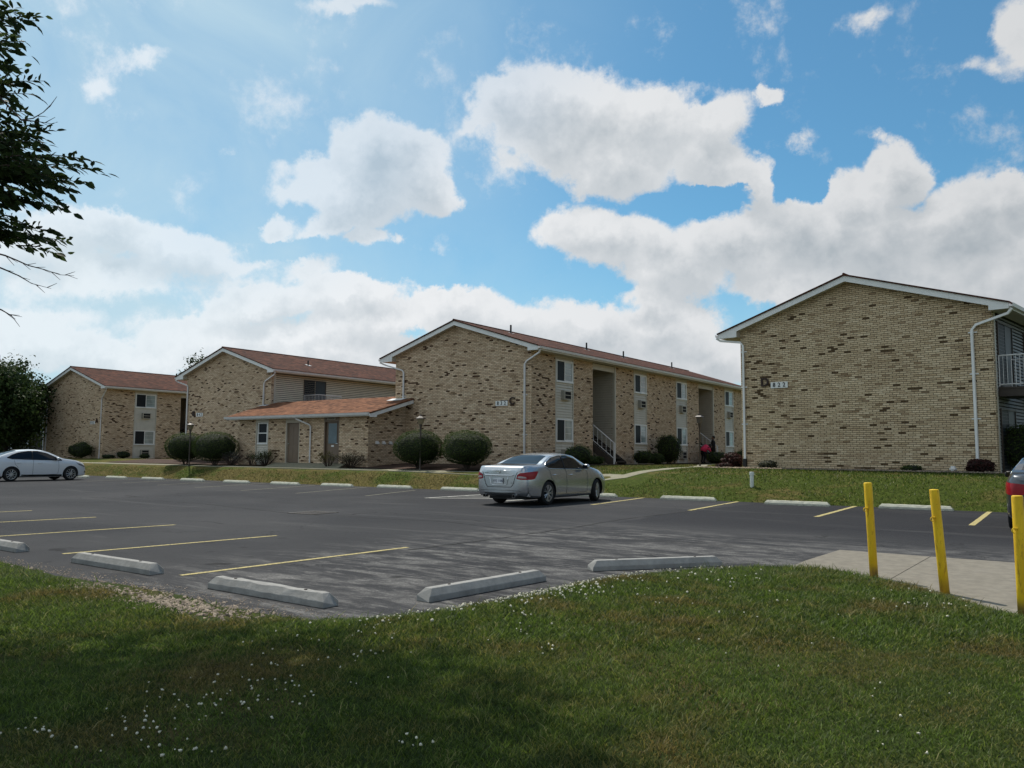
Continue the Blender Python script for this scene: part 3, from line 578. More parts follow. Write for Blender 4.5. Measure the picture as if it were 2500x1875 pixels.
# drain grate
t=empty('drain_grate',(-15.05,13.1,0),.05,'rectangular iron drain grate set in the middle of the dark car park','drain grate')
b=MB(); b.box(-.42,.42,-.42,-.37,0,.012); b.box(-.42,.42,.37,.42,0,.012); b.box(-.42,-.37,-.37,.37,0,.012); b.box(.37,.42,-.37,.37,0,.012); b.build('grate_frame',METALB,t)
b=MB(); [b.box(-.35+i*.1,-.31+i*.1,-.36,.36,.001,.010) for i in range(8)]; b.box(-.36,.36,-.36,-.33,.0005,.006); b.build('grate_bars',METALB,t)
MB().add([(-.37,-.37,.003),(.37,-.37,.003),(.37,.37,.003),(-.37,.37,.003)],[(0,1,2,3)]).build('drain_opening',DARK,t)
# ------------------------------------------------------------------ wheel stops
def stop_bm(L=1.82,h=.125,w=.18,chip=0.,seed=0):
    rr=random.Random(seed); bm=bmesh.new(); prof=[(-w/2,0),(-w/2,h*.45),(-w*.24,h),(w*.24,h),(w/2,h*.45),(w/2,0)]
    n=15; rings=[]
    for i in range(n):
        x=-L/2+L*i/(n-1); f=1.
        ring=[]
        for j,(y,z) in enumerate(prof):
            xx=x; 
            if i==0 or i==n-1:
                if j in(2,3): xx=x+(.075 if i==0 else -.075)
                if j in(1,4): xx=x+(.004 if i==0 else -.004)
            c=chip*(rr.random()-.5)*.02 if 0<i<n-1 and j in(1,2,3,4) else 0
            ring.append(bm.verts.new((xx,y+c,z+c*.7)))
        rings.append(ring)
    for a,c in zip(rings,rings[1:]):
        for j in range(5): bm.faces.new((a[j],a[j+1],c[j+1],c[j]))
        bm.faces.new((a[5],a[0],c[0],c[5]))
    bm.faces.new(rings[0][::-1]); bm.faces.new(rings[-1])
    bmesh.ops.recalc_face_normals(bm,faces=bm.faces)
    ed=[e for e in bm.edges if len(e.link_faces)==2 and e.calc_face_angle(0)>.4]
    bmesh.ops.bevel(bm,geom=ed,offset=.004,segments=1,affect='EDGES')
    return bm
def wheel_stop(x,y,yaw,m,label,group,chip=0.,seed=0,me=None):
    if me is None:
        bm=stop_bm(chip=chip,seed=seed); me=bpy.data.meshes.new('wheel_stop'); bm.to_mesh(me); bm.free(); me.materials.append(m)
    o=bpy.data.objects.new('wheel_stop',me); C.link(o); o.location=(x,y,.001); o.rotation_euler=(0,0,yaw); tag(o,label,'wheel stop',group)
    if m is CONC:
        for px in(-.55,.55): b=MB(); b.lathe([(.014,.118),(.016,.122),(.016,.133),(.006,.134)],8,(px,0,0)); b.build('pin',METALB,o)
    return me
NG='concrete wheel stops along the near kerbless edge'
wheel_stop(-13.22,5.47,R(-1),CONC,'grey wheel stop cut off by the left edge of the photo',NG,.1,1)
wheel_stop(-9.80,5.42,R(0),CONC,'smooth grey wheel stop between the two longest yellow lines, left of the chipped one',NG,.1,2)
wheel_stop(-6.68,5.28,R(-.8),CONC,'chipped rough-topped wheel stop nearest the gravel patch',NG,.75,3)
wheel_stop(-5.20,6.90,R(84.6),CONC,'clean grey wheel stop slanting beside the white clover flowers',NG,.05,4)
wheel_stop(-4.50,9.55,R(52.6),CONC,'grey wheel stop half sunk behind the top of the grass mound',NG,.05,5)
FG='cream wheel stops along the far lawn'
me=None
far=[(-44.9,22.6,0,'cream wheel stop under the nose of the white car'),(-41.8,22.95,1,'first free cream wheel stop right of the white car'),(-38.8,23.2,1,'second cream wheel stop right of the white car'),(-35.75,23.45,.5,'third cream wheel stop right of the white car'),
(-32.2,23.40,.5,'fourth cream wheel stop from the white car, below the two round bushes'),(-28.95,23.55,1,'fifth cream wheel stop from the white car, in front of the lean-to window'),(-26.0,23.9,1.5,'sixth cream wheel stop from the white car, in front of the plain brown door'),(-23.05,24.3,1,'seventh cream wheel stop from the white car, below the middle lamp post'),
(-19.75,24.45,0,'cream wheel stop ending behind the rear left corner of the silver car'),(-13.75,24.22,0,'cream wheel stop showing beyond the front wheel of the silver car'),(-10.32,24.25,2,'first free cream wheel stop right of the silver car'),(-6.86,23.95,2,'cream wheel stop left of the leftmost bollard, with a repaired crack'),(-3.80,24.25,0,'long cream wheel stop seen between the bollards')]
for i,(x,y,a,lb) in enumerate(far): me=wheel_stop(x,y,R(a),CONCY,lb,FG,.5,9,me)
# ------------------------------------------------------------------ bollards
bl=None
for x,y,h,leanX,lb in [(-2.07,10.26,1.12,-.040,'yellow steel bollard farthest from the camera, left of the other two'),(-1.24,9.51,1.09,-.075,'middle yellow bollard, leaning most to the left'),(-.50,8.51,1.09,-.010,'yellow bollard nearest the camera, in front of the dark car')]:
    zg=float(near_z(np.array([x]),np.array([y]))[0])
    o=empty('bollard',(x,y,0),YAW,lb,'bollard','yellow bollards along the apron')
    b=MB(); r=.046
    prof=[(r,-.1),(r,.3),(r,h-.012),(r-.004,h-.003),(r-.012,h),(.001,h+.001)]
    b.lathe(prof,20); 
    b.v=[(vx+leanX*vz/h,vy,vz) for vx,vy,vz in b.v]
    b.build('pole',YEL,o,smooth=False)
    for f in o.children[0].data.polygons: f.use_smooth=abs(f.normal.z)<.5
    b=MB(); hz=h*.735; ox=leanX*.735
    b.tube([(ox-r*.6,-r*.6,hz),(ox-r*1.5,-r*1.0,hz)],.009,8); b.tube([(ox-r*1.5-.018*math.sin(t)-.004,-r*1.0,hz-.016+.020*math.cos(t)) for t in np.linspace(0,6.0,12)],.0055,6)
    b.build('chain_hook',YEL,o)
# ================================================================== buildings
GLP=glassy('curtained_pane',(.045,.055,.06),.45,.4,.15)
def siding(b,ax,pos,a0,a1,z0,z1,out,lap=.128):
    # lapped boards on the plane ax=pos ('x' or 'y'), from a0..a1, facing direction out (+1/-1)
    z=z0; 
    while z<z1-1e-4:
        zt=min(z+lap-.026,z1); lo=pos+out*.034; hi=pos+out*.004
        P=(lambda t,d,zz:(d,t,zz)) if ax=='x' else (lambda t,d,zz:(t,d,zz))
        V=[P(a0,lo,z),P(a1,lo,z),P(a1,hi,zt),P(a0,hi,zt),P(a0,hi,z),P(a1,hi,z)]
        fl=(out>0)==(ax=='x')
        F=[(0,1,2,3),(4,5,1,0)] if fl else [(3,2,1,0),(0,1,5,4)]
        b.add(V,F)
        # gap added above the board so its shade draws the lap line
        if z+lap<z1: q=pos-out*.012; b.add([P(a0,hi,zt),P(a1,hi,zt),P(a1,q,zt),P(a0,q,zt),P(a0,q,z+lap),P(a1,q,z+lap),P(a1,lo,z+lap),P(a0,lo,z+lap)],[(0,1,2,3),(3,2,5,4),(4,5,6,7)] if fl else [(3,2,1,0),(4,5,2,3),(7,6,5,4)])
        z+=lap
def window(par,x,s0,s1,z0,z1,out=1,style='slider',ax='x',grid=(3,2)):
    """window on plane ax=x: frame > dark screen half, light pane half, muntins"""
    b=MB(); t=.05
    def bx(a0,a1,c0,c1,d0,d1):
        if ax=='x': b.box(x+out*d0,x+out*d1,a0,a1,c0,c1)
        else: b.box(a0,a1,x+out*d0,x+out*d1,c0,c1)
    bx(s0,s1,z1-t,z1,0,.05); bx(s0-.03,s1+.03,z0-.03,z0+t,0,.065); bx(s0,s0+t,z0+t,z1-t,0,.05); bx(s1-t,s1,z0+t,z1-t,0,.05)
    w=b.build('window',WHITE if style!='patio' else METALB,par)
    def pane(nm,a0,a1,c0,c1,d,m,p=w):
        q=MB()
        if ax=='x': q.box(x+out*.002,x+out*d,a0,a1,c0,c1)
        else: q.box(a0,a1,x+out*.002,x+out*d,c0,c1)
        return q.build(nm,m,p)
    if style=='slider':
        mid=(s0+s1)/2
        pane('screen',s0+t,mid-.02,z0+t,z1-t,.018,GLD); pane('pane',mid+.03,s1-t-.03,z0+t+.03,z1-t-.03,.012,GLL)
        m=MB()
        def mb(a0,a1,c0,c1,d0=.0125,d1=.026):
            if ax=='x': m.box(x+out*d0,x+out*d1,a0,a1,c0,c1)
            else: m.box(a0,a1,x+out*d0,x+out*d1,c0,c1)
        A0,A1,Z0,Z1=mid+.03,s1-t-.03,z0+t+.03,z1-t-.03
        mb(A0-.045,A0,Z0-.03,Z1+.03,.002,.034); mb(A1,A1+.03,Z0-.03,Z1+.03,.002,.034); mb(A0,A1,Z0-.03,Z0,.002,.034); mb(A0,A1,Z1,Z1+.03,.002,.034)
        for i in range(1,grid[0]): zz=Z0+(Z1-Z0)*i/grid[0]; mb(A0,A1,zz-.005,zz+.005)
        m.build('sash',WHITE,w)
    elif style=='hung':
        mid=(z0+z1)/2
        pane('pane',s0+t+.03,s1-t-.03,mid+.03,z1-t-.02,.010,GLD); pane('pane',s0+t,s1-t,z0+t+.03,mid-.02,.02,GLD)
        m=MB(); m.box(s0+t,s1-t,x+out*.002,x+out*.036,mid-.02,mid+.03); m.build('sash',WHITE,w)
    elif style=='patio':
        mid=(s0+s1)/2
        pane('pane',s0+t,mid,z0+t,z1-t,.012,GLD); pane('pane',mid+.04,s1-t,z0+t,z1-t,.02,GLP)
    return w
def acbox(par,x,s0,s1,z0,z1,out=1):
    b=MB(); b.box(x,x+out*.17,s0,s1,z0,z1); w=b.build('ac_sleeve',GALV,par)
    q=MB(); q.box(x+out*.171,x+out*.177,s0+.05,s1-.05,z0+.04,z1-.04); q.build('ac_opening',DARK,w)
    q=MB(); zz=(z0+z1)/2; q.box(x+out*.178,x+out*.190,s0+.02,s0+.055,z0+.02,z1-.02); q.box(x+out*.178,x+out*.190,s1-.055,s1-.02,z0+.02,z1-.02)
    q.box(x+out*.178,x+out*.190,s0+.055,s1-.055,z1-.05,z1-.02); q.box(x+out*.178,x+out*.190,s0+.055,s1-.055,z0+.02,z0+.05); q.box(x+out*.178,x+out*.188,s0+.055,s1-.055,zz-.012,zz+.012)
    q.build('ac_trim',CREAM,w)
def downspout(par,pts,m=WHITE2,w=.078,straps=(),boot=None):
    b=MB(); b.tube(pts,w*.62,4)
    if len(pts)>2: b.xf=None
    o=b.build('downspout',m,par)
    if straps:
        q=MB(); x,y=pts[-1][0],pts[-1][1]
        for z in straps: q.box(x-.13,x+.13,y+.03,y+.055,z-.02,z+.02)
        q.build('strap',m,o)
    if boot:
        q=MB(); x,y=pts[-1][0],pts[-1][1]; q.box(x-.065,x+.065,y-.06,y+.06,0-.02,boot); q.build('boot',BLACKM,o)
    return o
SL=.32
def gpoly(W,EH,OV=.80):
    XR=W/2-.12; k=EH+.15-.175
    return [(0,-.3),(W,-.3),(W,k+(OV-.24)*SL),(XR,k+(XR+OV)*SL),(0,k+OV*SL)]
def shell(root,W,L,EH=5.2,OV=.80,rake=.32,roofm=SHING,ridge=None):
    XR=W/2-.12; OR=OV-.24
    top=lambda x: EH+.20+(XR-abs(x-XR)+OV)*SL   # top of the roof skin above x
    b=MB(); t=.05; x0,x1=-OV-.04,W+OR+.04; zc=top(XR); ze=EH+.20-.04*SL
    for a,c,za,zb in ((x0,XR,ze,zc),(XR,x1,zc,ze)):
        b.add([(a,-rake-.05,za),(c,-rake-.05,zb),(c,L+rake,zb),(a,L+rake,za),(a,-rake-.05,za-t),(c,-rake-.05,zb-t),(c,L+rake,zb-t),(a,L+rake,za-t)],
              [(0,1,2,3),(7,6,5,4),(0,4,5,1),(3,2,6,7),(0,3,7,4),(1,5,6,2)])
    # break the long slopes so that courses catch uneven light
    b.build('roof',roofm,root)
    q=MB(); q.tube([(XR,-rake-.05,zc),(XR,L+rake,zc)],.05,6); q.build('ridge_cap',roofm,root)
    # rake fascia with boxed eave returns
    fd=.185
    poly=[(-OV,EH+.15),(XR,zc-.055),(W+OR,EH+.15),(W+OR,EH-.03),(W,EH-.03),(W,EH+.15+OR*SL-fd-.02),(XR,zc-.055-fd-.02),(0,EH+.15+OV*SL-fd-.02),(0,EH-.03),(-OV,EH-.03)]
    b=MB(); b.prism(poly,'y',-rake,-rake+.03); b.build('rake_board',WHITE,root)
    # soffits: under the rake and under the eaves
    b=MB()
    for s in(0,1):
        e=0 if s==0 else W; za=EH+.15+(OV if s==0 else OR)*SL-fd; zb=zc-.055-fd
        vs=[(e,-rake+.03,za),(XR,-rake+.03,zb),(XR,-.001,zb),(e,-.001,za),(e,-rake+.03,za+.02),(XR,-rake+.03,zb+.02),(XR,-.001,zb+.02),(e,-.001,za+.02)]
        F=[(0,3,2,1),(4,5,6,7),(0,1,5,4),(3,7,6,2)]
        if s: F=[x[::-1] for x in F]
        b.add(vs,F)
    for xa,xb_ in((-.02,-.0005),(W+.0005,W+.02)): b.box(xa,xb_,-rake+.031,-.001,EH+.013,EH+.15+(OV if xa<0 else OR)*SL-fd+.02)
    b.box(-OV+.02,-.002,-rake+.03,L+rake,EH-.012,EH+.012); b.box(W+.002,W+OR-.02,-rake+.03,L+rake,EH-.012,EH+.012)
    b.build('soffit',SOFF,root)
    # gutters
    for s in(0,1):
        b=MB(); g0=-OV-.135 if s==0 else W+OR+.005; g1=g0+.13
        xx=[(g0 if s==0 else g1,EH+.135),(g0+.025 if s==0 else g1-.025,EH+.03),(g1 if s==0 else g0,EH+.02),(g1 if s==0 else g0,EH+.15),(g1-.01 if s==0 else g0+.01,EH+.15),(g1-.012 if s==0 else g0+.012,EH+.04),(g0+.035 if s==0 else g1-.035,EH+.045),(g0+.012 if s==0 else g1-.012,EH+.135)]
        b.prism(xx,'y',-rake-.01,L+rake); b.build('gutter',WHITE2,root)
        b=MB(); b.box(-OV if s==0 else W+OR-.02,-OV+.02 if s==0 else W+OR,-rake+.031,L+rake,EH-.02,EH+.15); b.build('fascia',WHITE,root)
    return top
def sign(root,num,letter,xl,zl,xn,zn,y=-.0):
    b=MB(); b.box(xn-.34,xn+.34,y-.035,y-.003,zn-.115,zn+.115); p=b.build('address_plate',PLATE,root)
    for i,ch in enumerate(num):
        textmesh('digit',ch,.235,.006,BLACKM,p,(xn-.20+i*.20,y-.043,zn),(R(90),0,0),bold=.002,sx=.9)
    textmesh('building_letter',letter,.46,.02,RUSTL,root,(xl,y-.05,zl),(R(90),0,0),bold=.012)
def vent(root,x,y,top,h=.42,flash=True):
    z=top(x); b=MB(); b.tube([(x,y,z-.05),(x,y,z+h)],.048,10); v=b.build('vent_pipe',PIPEBLK,root)
    b=MB(); b.add([(x-.16,y-.15,z-.16*(-SL)*1+.012 if False else top(x-.16)+.012),(x+.2,y-.15,top(x+.2)+.012),(x+.2,y+.15,top(x+.2)+.012),(x-.16,y+.15,top(x-.16)+.012)],[(0,1,2,3)])
    b.build('flashing',WHITE2,v,uv=False)
def panel(root,W,s0,s1,EH,wz=((3.97,5.0),(1.13,2.2)),acz=((3.12,3.56),(.28,.74)),acs=(.58,1.22),hid=False):
    b=MB(); siding(b,'x',W-.04,s0+.07,s1-.07,0,EH,1); p=b.build('siding_panel',SIDING,root)
    for a in(s0,s1-.07): b=MB(); b.box(W-.2,W+.012,a,a+.07,-.2,EH-.012); b.build('corner_trim',CREAM,p)
    b=MB(); b.box(W-.2,W+.004,s0+.07,s1-.07,EH-.10,EH-.013); b.build('head_trim',CREAM,p)
    mid=(s0+s1)/2; hw=(s1-s0)/2-.09
    for z0,z1 in wz: window(p,W-.018,mid-hw,mid+hw,z0,z1)
    for z0,z1 in acz: acbox(p,W-.02,s0+acs[0],s0+acs[1],z0,z1)
def stair(root,W,s0,s1,EH):
    D=4.6
    # recess: side walls, back, ceiling
    b=MB(); siding(b,'y',s1,W-D,W-.02,0,EH-.15,-1); siding(b,'y',s0,W-D,W-.02,0,EH-.15,1); siding(b,'x',W-D,s0,s1,0,EH-.15,1); r=b.build('recess_siding',SIDWARM,root)
    b=MB(); b.box(W-D,W-.02,s0,s1,EH-.15,EH-.03); b.box(W-.14,W,s0,s1,EH-.34,EH-.151); b.build('recess_header',SOFF,r)
    b=MB(); b.box(W-D,W-1.95,s0,s1,2.45,2.65); b.build('landing',BROWN,r)
    b=MB(); b.box(W-.12,W+.03,s1-.02,s1+.11,0,EH-.02); b.build('recess_post',CREAM,r)
    # stair flight: bottom outside the wall, rising inwards
    st=MB(); w0,w1=s0+.18,s0+1.28; n=13; run=.245; rise=.189; xb=W+1.15
    pl=[(xb+.06,-.02),(xb+.06,.16),(xb-n*run,n*rise+.10),(xb-n*run,n*rise-.28),(xb-.30,-.02)]
    st.prism([(p[0],p[1]) for p in pl],'y',w0-.04,w0); st.prism([(p[0],p[1]) for p in pl],'y',w1,w1+.04)
    s=st.build('stringer',BROWN,root)
    tr=MB()
    for i in range(n): x=xb-i*run; z=(i+1)*rise; tr.box(x-run-.03,x+.0,w0,w1,z-.045,z)
    tr.build('tread',BROWN,s)
    for yy in (w0-.02,):
        rl=MB(); k=(rise/run); f=lambda x:(xb-x)*k
        x1=W-1.5
        rl.box(xb-.05,xb+.03,yy-.04,yy+.04,.05,1.10)
        rl.tube([(xb,yy,1.08),(x1,yy,f(x1)+1.08)],.026,6); rl.tube([(xb,yy,.30),(x1,yy,f(x1)+.30)],.020,6)
        m_=11
        for j in range(1,m_+1):
            x=xb+(x1-xb)*j/m_; rl.tube([(x,yy,f(x)+.30),(x,yy,f(x)+1.07)],.011,5)
        rl.build('stair_railing',WHITE2,root)
def winged(name,label,loc,rz,W,L,EH,panels,stairs,bm=BR,num=None,letter=None,lpos=None,vents=(),baseh=0):
    """two-storey block with the window side on +x"""
    root=empty(name,loc,rz,label,'apartment building')
    top=shell(root,W,L,EH)
    cuts=sorted([(a,b_,'p') for a,b_ in panels]+[(a,b_,'s') for a,b_ in stairs])
    g=MB(); poly=gpoly(W,EH)
    g.prism(poly,'y',0,.2); g.prism(poly,'y',L-.2,L); g.box(0,.2,.2,L-.2,-.3,EH)
    y=.2
    for a,c,k in cuts:
        g.box(W-.2,W,y,a,-.3,EH-.013); y=c
    g.box(W-.2,W,y,L-.2,-.3,EH-.013)
    g.build('wall',bm,root)
    for a,c,k in cuts:
        if k=='p': panel(root,W,a,c,EH,acs=((c-a)*.34,(c-a)*.34+.66))
        else: stair(root,W,a,c,EH)
    if num: sign(root,num,letter,*lpos)
    for x,y in vents: vent(root,x,y,top)
    return root,top
# ================================================================== the four blocks and the lean-to
Z0=.90; SIDCR=paint('warm_cream_siding',(.62,.54,.41),.55,var=.05)
CU,CV,CW=-28.6,30.1,8.35
bC,topC=winged('apartment_building','long two-storey tan brick block with red roof lettered C, numbered 832',(CU,CV,Z0),0,CW,27.7,5.2,
    [(2.03,3.70),(10.17,11.81),(15.83,17.51),(24.01,25.75)],[(5.6,7.93),(19.42,21.85)],BR,'832','C',(7.33,2.93,6.72,2.85),[(CW/2+.75,3.2),(CW/2+1.1,10.3),(CW/2+1.1,14.9),(CW/2+1.0,22.4)])
downspout(bC,[(-.90,-.25,5.17),(-.55,-.16,5.02),(.50,-.07,4.72),(.60,-.06,4.60),(.62,-.06,.05)],straps=(3.4,))
downspout(bC,[(8.98,-.25,5.17),(8.92,-.22,5.05),(8.14,-.07,4.72),(8.03,-.06,4.58),(8.03,-.06,.02)],straps=(3.2,1.4))
bA,topA=winged('apartment_building','far left two-storey tan brick block with red roof, numbered 852',(-68.0,31.2,.82),0,9.0,22,5.25,
    [(2.33,4.15)],[(6.2,8.5)],BR,'852','A',(8.12,2.86,7.50,2.73),[])
downspout(bA,[(-.9,-.25,5.2),(-.75,-.2,5.08),(.36,-.07,4.70),(.46,-.06,4.58),(.46,-.06,.02)])
downspout(bA,[(9.63,-.25,5.2),(9.56,-.2,5.08),(8.82,-.07,4.60),(8.72,-.06,4.45),(8.72,-.06,.02)])
def balcony(root,W,s0,s1,out,zf=2.74,zt=3.78,n=None):
    b=MB(); b.box(W+.03,W+out,s0,s1,zf-.30,zf-.06); b.box(W+.03,W+out+.02,s0-.02,s1+.02,zf-.059,zf); bl_=b.build('balcony',BROWN,root)
    r=MB()
    for (a,c) in (((W+.05,s0+.04),(W+out-.04,s0+.04)),((W+out-.04,s0+.04),(W+out-.04,s1-.04)),((W+out-.04,s1-.04),(W+.05,s1-.04))):
        a=Vector((*a,0)); c=Vector((*c,0)); k=max(2,int((c-a).length/.115))
        for z,rr in((zt,.022),(zf+.09,.016)): r.tube([(a.x,a.y,z),(c.x,c.y,z)],rr,6)
        for i in range(k+1): p=a.lerp(c,i/k); r.tube([(p.x,p.y,zf+.02 if i in(0,k) else zf+.09),(p.x,p.y,zt)],.017 if i in(0,k) else .008,5)
    r.build('balcony_railing',WHITE2,bl_)
    q=MB()
    for yy in(s0+.08,s1-.08): q.box(W+out-.16,W+out-.05,yy-.055,yy+.055,0,zf-.301)
    q.build('balcony_post',BROWN,bl_)
def sided(name,label,loc,rz,W,L,EH,sid,bm,num,letter,lpos,doors,balcs,low=(),vents=()):
    root=empty(name,loc,rz,label,'apartment building')
    top=shell(root,W,L,EH)
    g=MB(); poly=gpoly(W,EH)
    g.prism(poly,'y',0,.2); g.prism(poly,'y',L-.2,L); g.box(0,.2,.2,L-.2,-.3,EH); g.build('wall',bm,root)
    b=MB(); siding(b,'x',W-.05,.32,L-.1,0,EH,1,.115); s=b.build('siding_wall',sid,root)
    b=MB(); b.box(W-.25,W+.012,.201,.33,-.2,EH-.013); b.build('corner_trim',CREAM,s); b=MB(); b.box(W-.25,W+.0,L-.34,L-.201,-.2,EH-.013); b.build('corner_trim',CREAM,s)
    b=MB(); b.box(W-.3,W-.055,.33,L-.35,-.2,EH-.02); b.build('sheathing',DARK,s)
    for (a,c,z0,z1) in doors: window(s,W-.03,a,c,z0,z1,style='patio')
    for a in balcs: balcony(root,W,*a)
    if num: sign(root,num,letter,*lpos)
    for x,y in vents: vent(root,x,y,top,.28)
    return root,top
bB,topB=sided('apartment_building','two-storey tan brick block with cream siding side and red roof, numbered 842',(-47.2,30.3,Z0),0,8.45,24,5.2,SIDCR,BR,'842','B',(.92,2.93,1.52,2.87),
    [(2.45,4.2,2.95,4.97),(10.5,12.3,2.95,4.97)],[(2.4,4.35,1.35,2.74,4.0)],vents=[(8.45/2+2.6,4.1)])
downspout(bB,[(-.92,-.25,5.17),(-.75,-.18,5.05),(.12,-.07,4.80),(.20,-.06,4.68),(.20,-.06,.05)])
downspout(bB,[(9.08,-.25,5.17),(8.98,-.2,5.03),(8.0,-.07,4.70),(7.88,-.06,4.55),(7.86,-.06,3.30)])
bD,topD=sided('apartment_building','near right two-storey sand brick block with a blank gable, numbered 822',(-10.963,31.156,Z0),-(R(44.69)-R(35.3)),8.84,26,5.2,SIDINGD,BRD,'822','D',(1.02,3.33,1.60,3.21),
    [(.6,2.4,2.85,4.95),(.6,2.4,.05,2.1),(4.0,5.8,2.85,4.95),(4.0,5.8,.05,2.1)],[(.36,1.95,2.2,2.76,3.78),(3.7,5.4,2.2,2.76,3.78)])
downspout(bD,[(-.92,-.25,5.20),(-.78,-.2,5.10),(.03,-.07,4.98),(.14,-.06,4.84),(.14,-.06,.33)],WHITE,.085,straps=(4.6,3.2,1.75),boot=.40)
downspout(bD,[(9.47,-.25,5.18),(9.35,-.22,5.03),(8.40,-.07,4.78),(8.27,-.06,4.62),(8.28,-.06,.30)],WHITE,.085,straps=(4.55,3.2,1.75))
# ---- lean-to between the blocks
lt=empty('laundry_building',(-37.75,27.5,Z0),0,'single-storey brick lean-to with orange shingle roof and two taupe doors','laundry building')
Lw=9.9; g=MB(); H1=2.28
ops=[(1.44,2.50),(3.88,4.97),(6.80,7.90)]
x=0
for a,c in ops: g.box(x,a,0,.2,-.3,H1); x=c
g.box(x,Lw,0,.2,-.3,H1)
g.prism([(.2,-.3),(2.58,-.3),(2.58,2.93),(.2,H1)],'x',Lw-.2,Lw); g.box(0,.2,.2,2.55,-.3,H1)
g.build('wall',BR,lt)
b=MB(); siding(b,'y',.05,1.50,2.44,0,.98,-1,.10); sp_=b.build('siding_panel',SIDING,lt)
b=MB(); b.box(1.44,1.50,-.012,.2,0,2.12); b.box(2.44,2.50,-.012,.2,0,2.12); b.box(1.44,2.50,.0,.19,2.121,H1); b.box(1.50,2.44,.06,.19,-.2,2.12); b.build('corner_trim',CREAM,sp_)
window(sp_,.045,1.60,2.40,.98,2.10,out=-1,style='hung',ax='y')
def door(par,x0,x1,h,glass,label):
    b=MB(); b.box(x0,x0+.07,.0,.19,0,h); b.box(x1-.05,x1,.0,.19,0,h); b.box(x0+.07,x1-.05,.0,.19,h-.06,h); b.box(x0,x1,-.004,.19,h+.001,H1)
    fr=b.build('door_frame',SIDWARM if not glass else DOORC,par)
    b=MB(); b.box(x0+.08,x1-.06,.10,.15,.02,h-.07); d=b.build('door',DOORC,par,label=label)
    q=MB(); cx=(x0+x1)/2
    if glass:
        q.box(cx-.30,cx+.30,.075,.099,.98,1.0+.98); q.build('door_pane',GLDOOR,d)
        q=MB(); q.box(cx-.09,cx+.09,.085,.099,.82,.90); q.build('notice',PLATE,d)
        q=MB(); q.box(cx-.33,cx+.33,.085,.0995,1.981,2.01); q.box(cx-.33,cx+.33,.085,.0995,.95,.979); q.box(cx-.33,cx-.301,.085,.0995,.979,1.981); q.box(cx+.301,cx+.33,.085,.0995,.979,1.981); q.build('door_trim',DOORC,d)
    else:
        for (a,c) in ((cx-.34,cx-.05),(cx+.05,cx+.34)):
            for (z0,z1) in ((.2,.78),(.9,1.42),(1.54,1.85)):
                q.box(a,c,.092,.0995,z0,z1); 
        q.build('door_moulding',DOORC,d)
    q=MB(); hx=x0+.16 if not glass else x1-.13; q.tube([(hx,.10,.98),(hx,.04,.98),(hx+(.12 if not glass else -.12),.035,.98)],.014,6); q.build('door_handle',CHROME,d)
door(lt,3.88,4.97,2.12,False,'plain panelled taupe door')
door(lt,6.80,7.90,2.12,True,'taupe door with tall glass pane and small white notice')
b=MB(); b.box(7.05,7.62,-.030,-.006,2.155,2.255); sgn=b.build('door_sign',SIDWARM,lt); textmesh('lettering','LAUNDRY',.105,.002,BLACKM,sgn,(7.335,-.034,2.205),(R(90),0,0),.002)
# roof: front slope, small rear slope
rf=MB(); t=.07
def slab(p):
    n=len(p); vs=list(p)+[(a,b_,c-t) for a,b_,c in p]; rf.add(vs,[list(range(n)),list(range(2*n-1,n-1,-1))]+[(i,n+i,n+(i+1)%n,(i+1)%n) for i in range(n)])
slab([(-.62,-.42,2.45),(10.45,-.42,2.45),(10.45,2.575,3.27),(-1.40,2.575,3.27)])
slab([(-.985,2.80,3.332),(9.13,2.80,3.332),(9.13,3.3,3.47),(-.985,3.3,3.47)])
slab([(-.985,3.3,3.47),(9.13,3.3,3.47),(9.13,7.5,2.5),(-.985,7.5,2.5)])
slab([(-.985,2.576,3.271),(9.13,2.576,3.271),(9.13,2.80,3.332),(-.985,2.80,3.332)])
rf.v=[(y_*0+xx,y_,z_) for xx,y_,z_ in rf.v]
rfo=rf.build('roof',SHING2,lt,uv=True)
# shingle courses run along x on this roof: swap the map axes
ul=rfo.data.uv_layers[0].data; arr=np.empty(len(ul)*2,'f4'); ul.foreach_get('uv',arr); arr=arr.reshape(-1,2)[:,::-1].copy(); ul.foreach_set('uv',arr.ravel())
b=MB(); b.prism([(-.56,2.43),(-.43,2.43),(-.43,2.31),(-.53,2.315)],'x',-.66,10.38); b.build('gutter',WHITE2,lt)
b=MB(); b.box(-.60,10.40,-.425,-.40,2.27,2.38); b.prism([(-.42,2.27),(-.42,2.37),(2.57,3.19),(2.57,3.02),(.02,2.32),(.02,2.22),(-.42,2.22)],'x',10.40,10.43); b.build('fascia',WHITE,lt)
b=MB(); b.box(-.58,10.39,-.40,-.002,2.282,2.30); b.build('soffit',SOFF,lt)
b=MB(); b.add([(10.39,-.40,2.25),(9.905,-.40,2.25),(9.905,2.55,3.06),(10.39,2.55,3.06)],[(0,1,2,3)]); b.build('soffit',SOFF,lt)
b=MB(); b.add([(-1.55,2.30,3.215),(-.80,2.30,3.215),(-.80,2.57,3.29),(-1.55,2.57,3.29)],[(0,1,2,3)]); b.build('flashing',WHITE2,lt,uv=False)
b=MB(); b.add([(8.95,2.15,3.175),(9.95,2.15,3.175),(10.0,2.57,3.30),(8.95,2.57,3.30)],[(0,1,2,3)]); b.build('flashing',WHITE2,lt,uv=False)
downspout(lt,[(5.15,-.49,2.32),(5.17,-.42,2.22),(5.78,-.08,1.93),(5.86,-.06,1.84),(5.86,-.06,.02)])
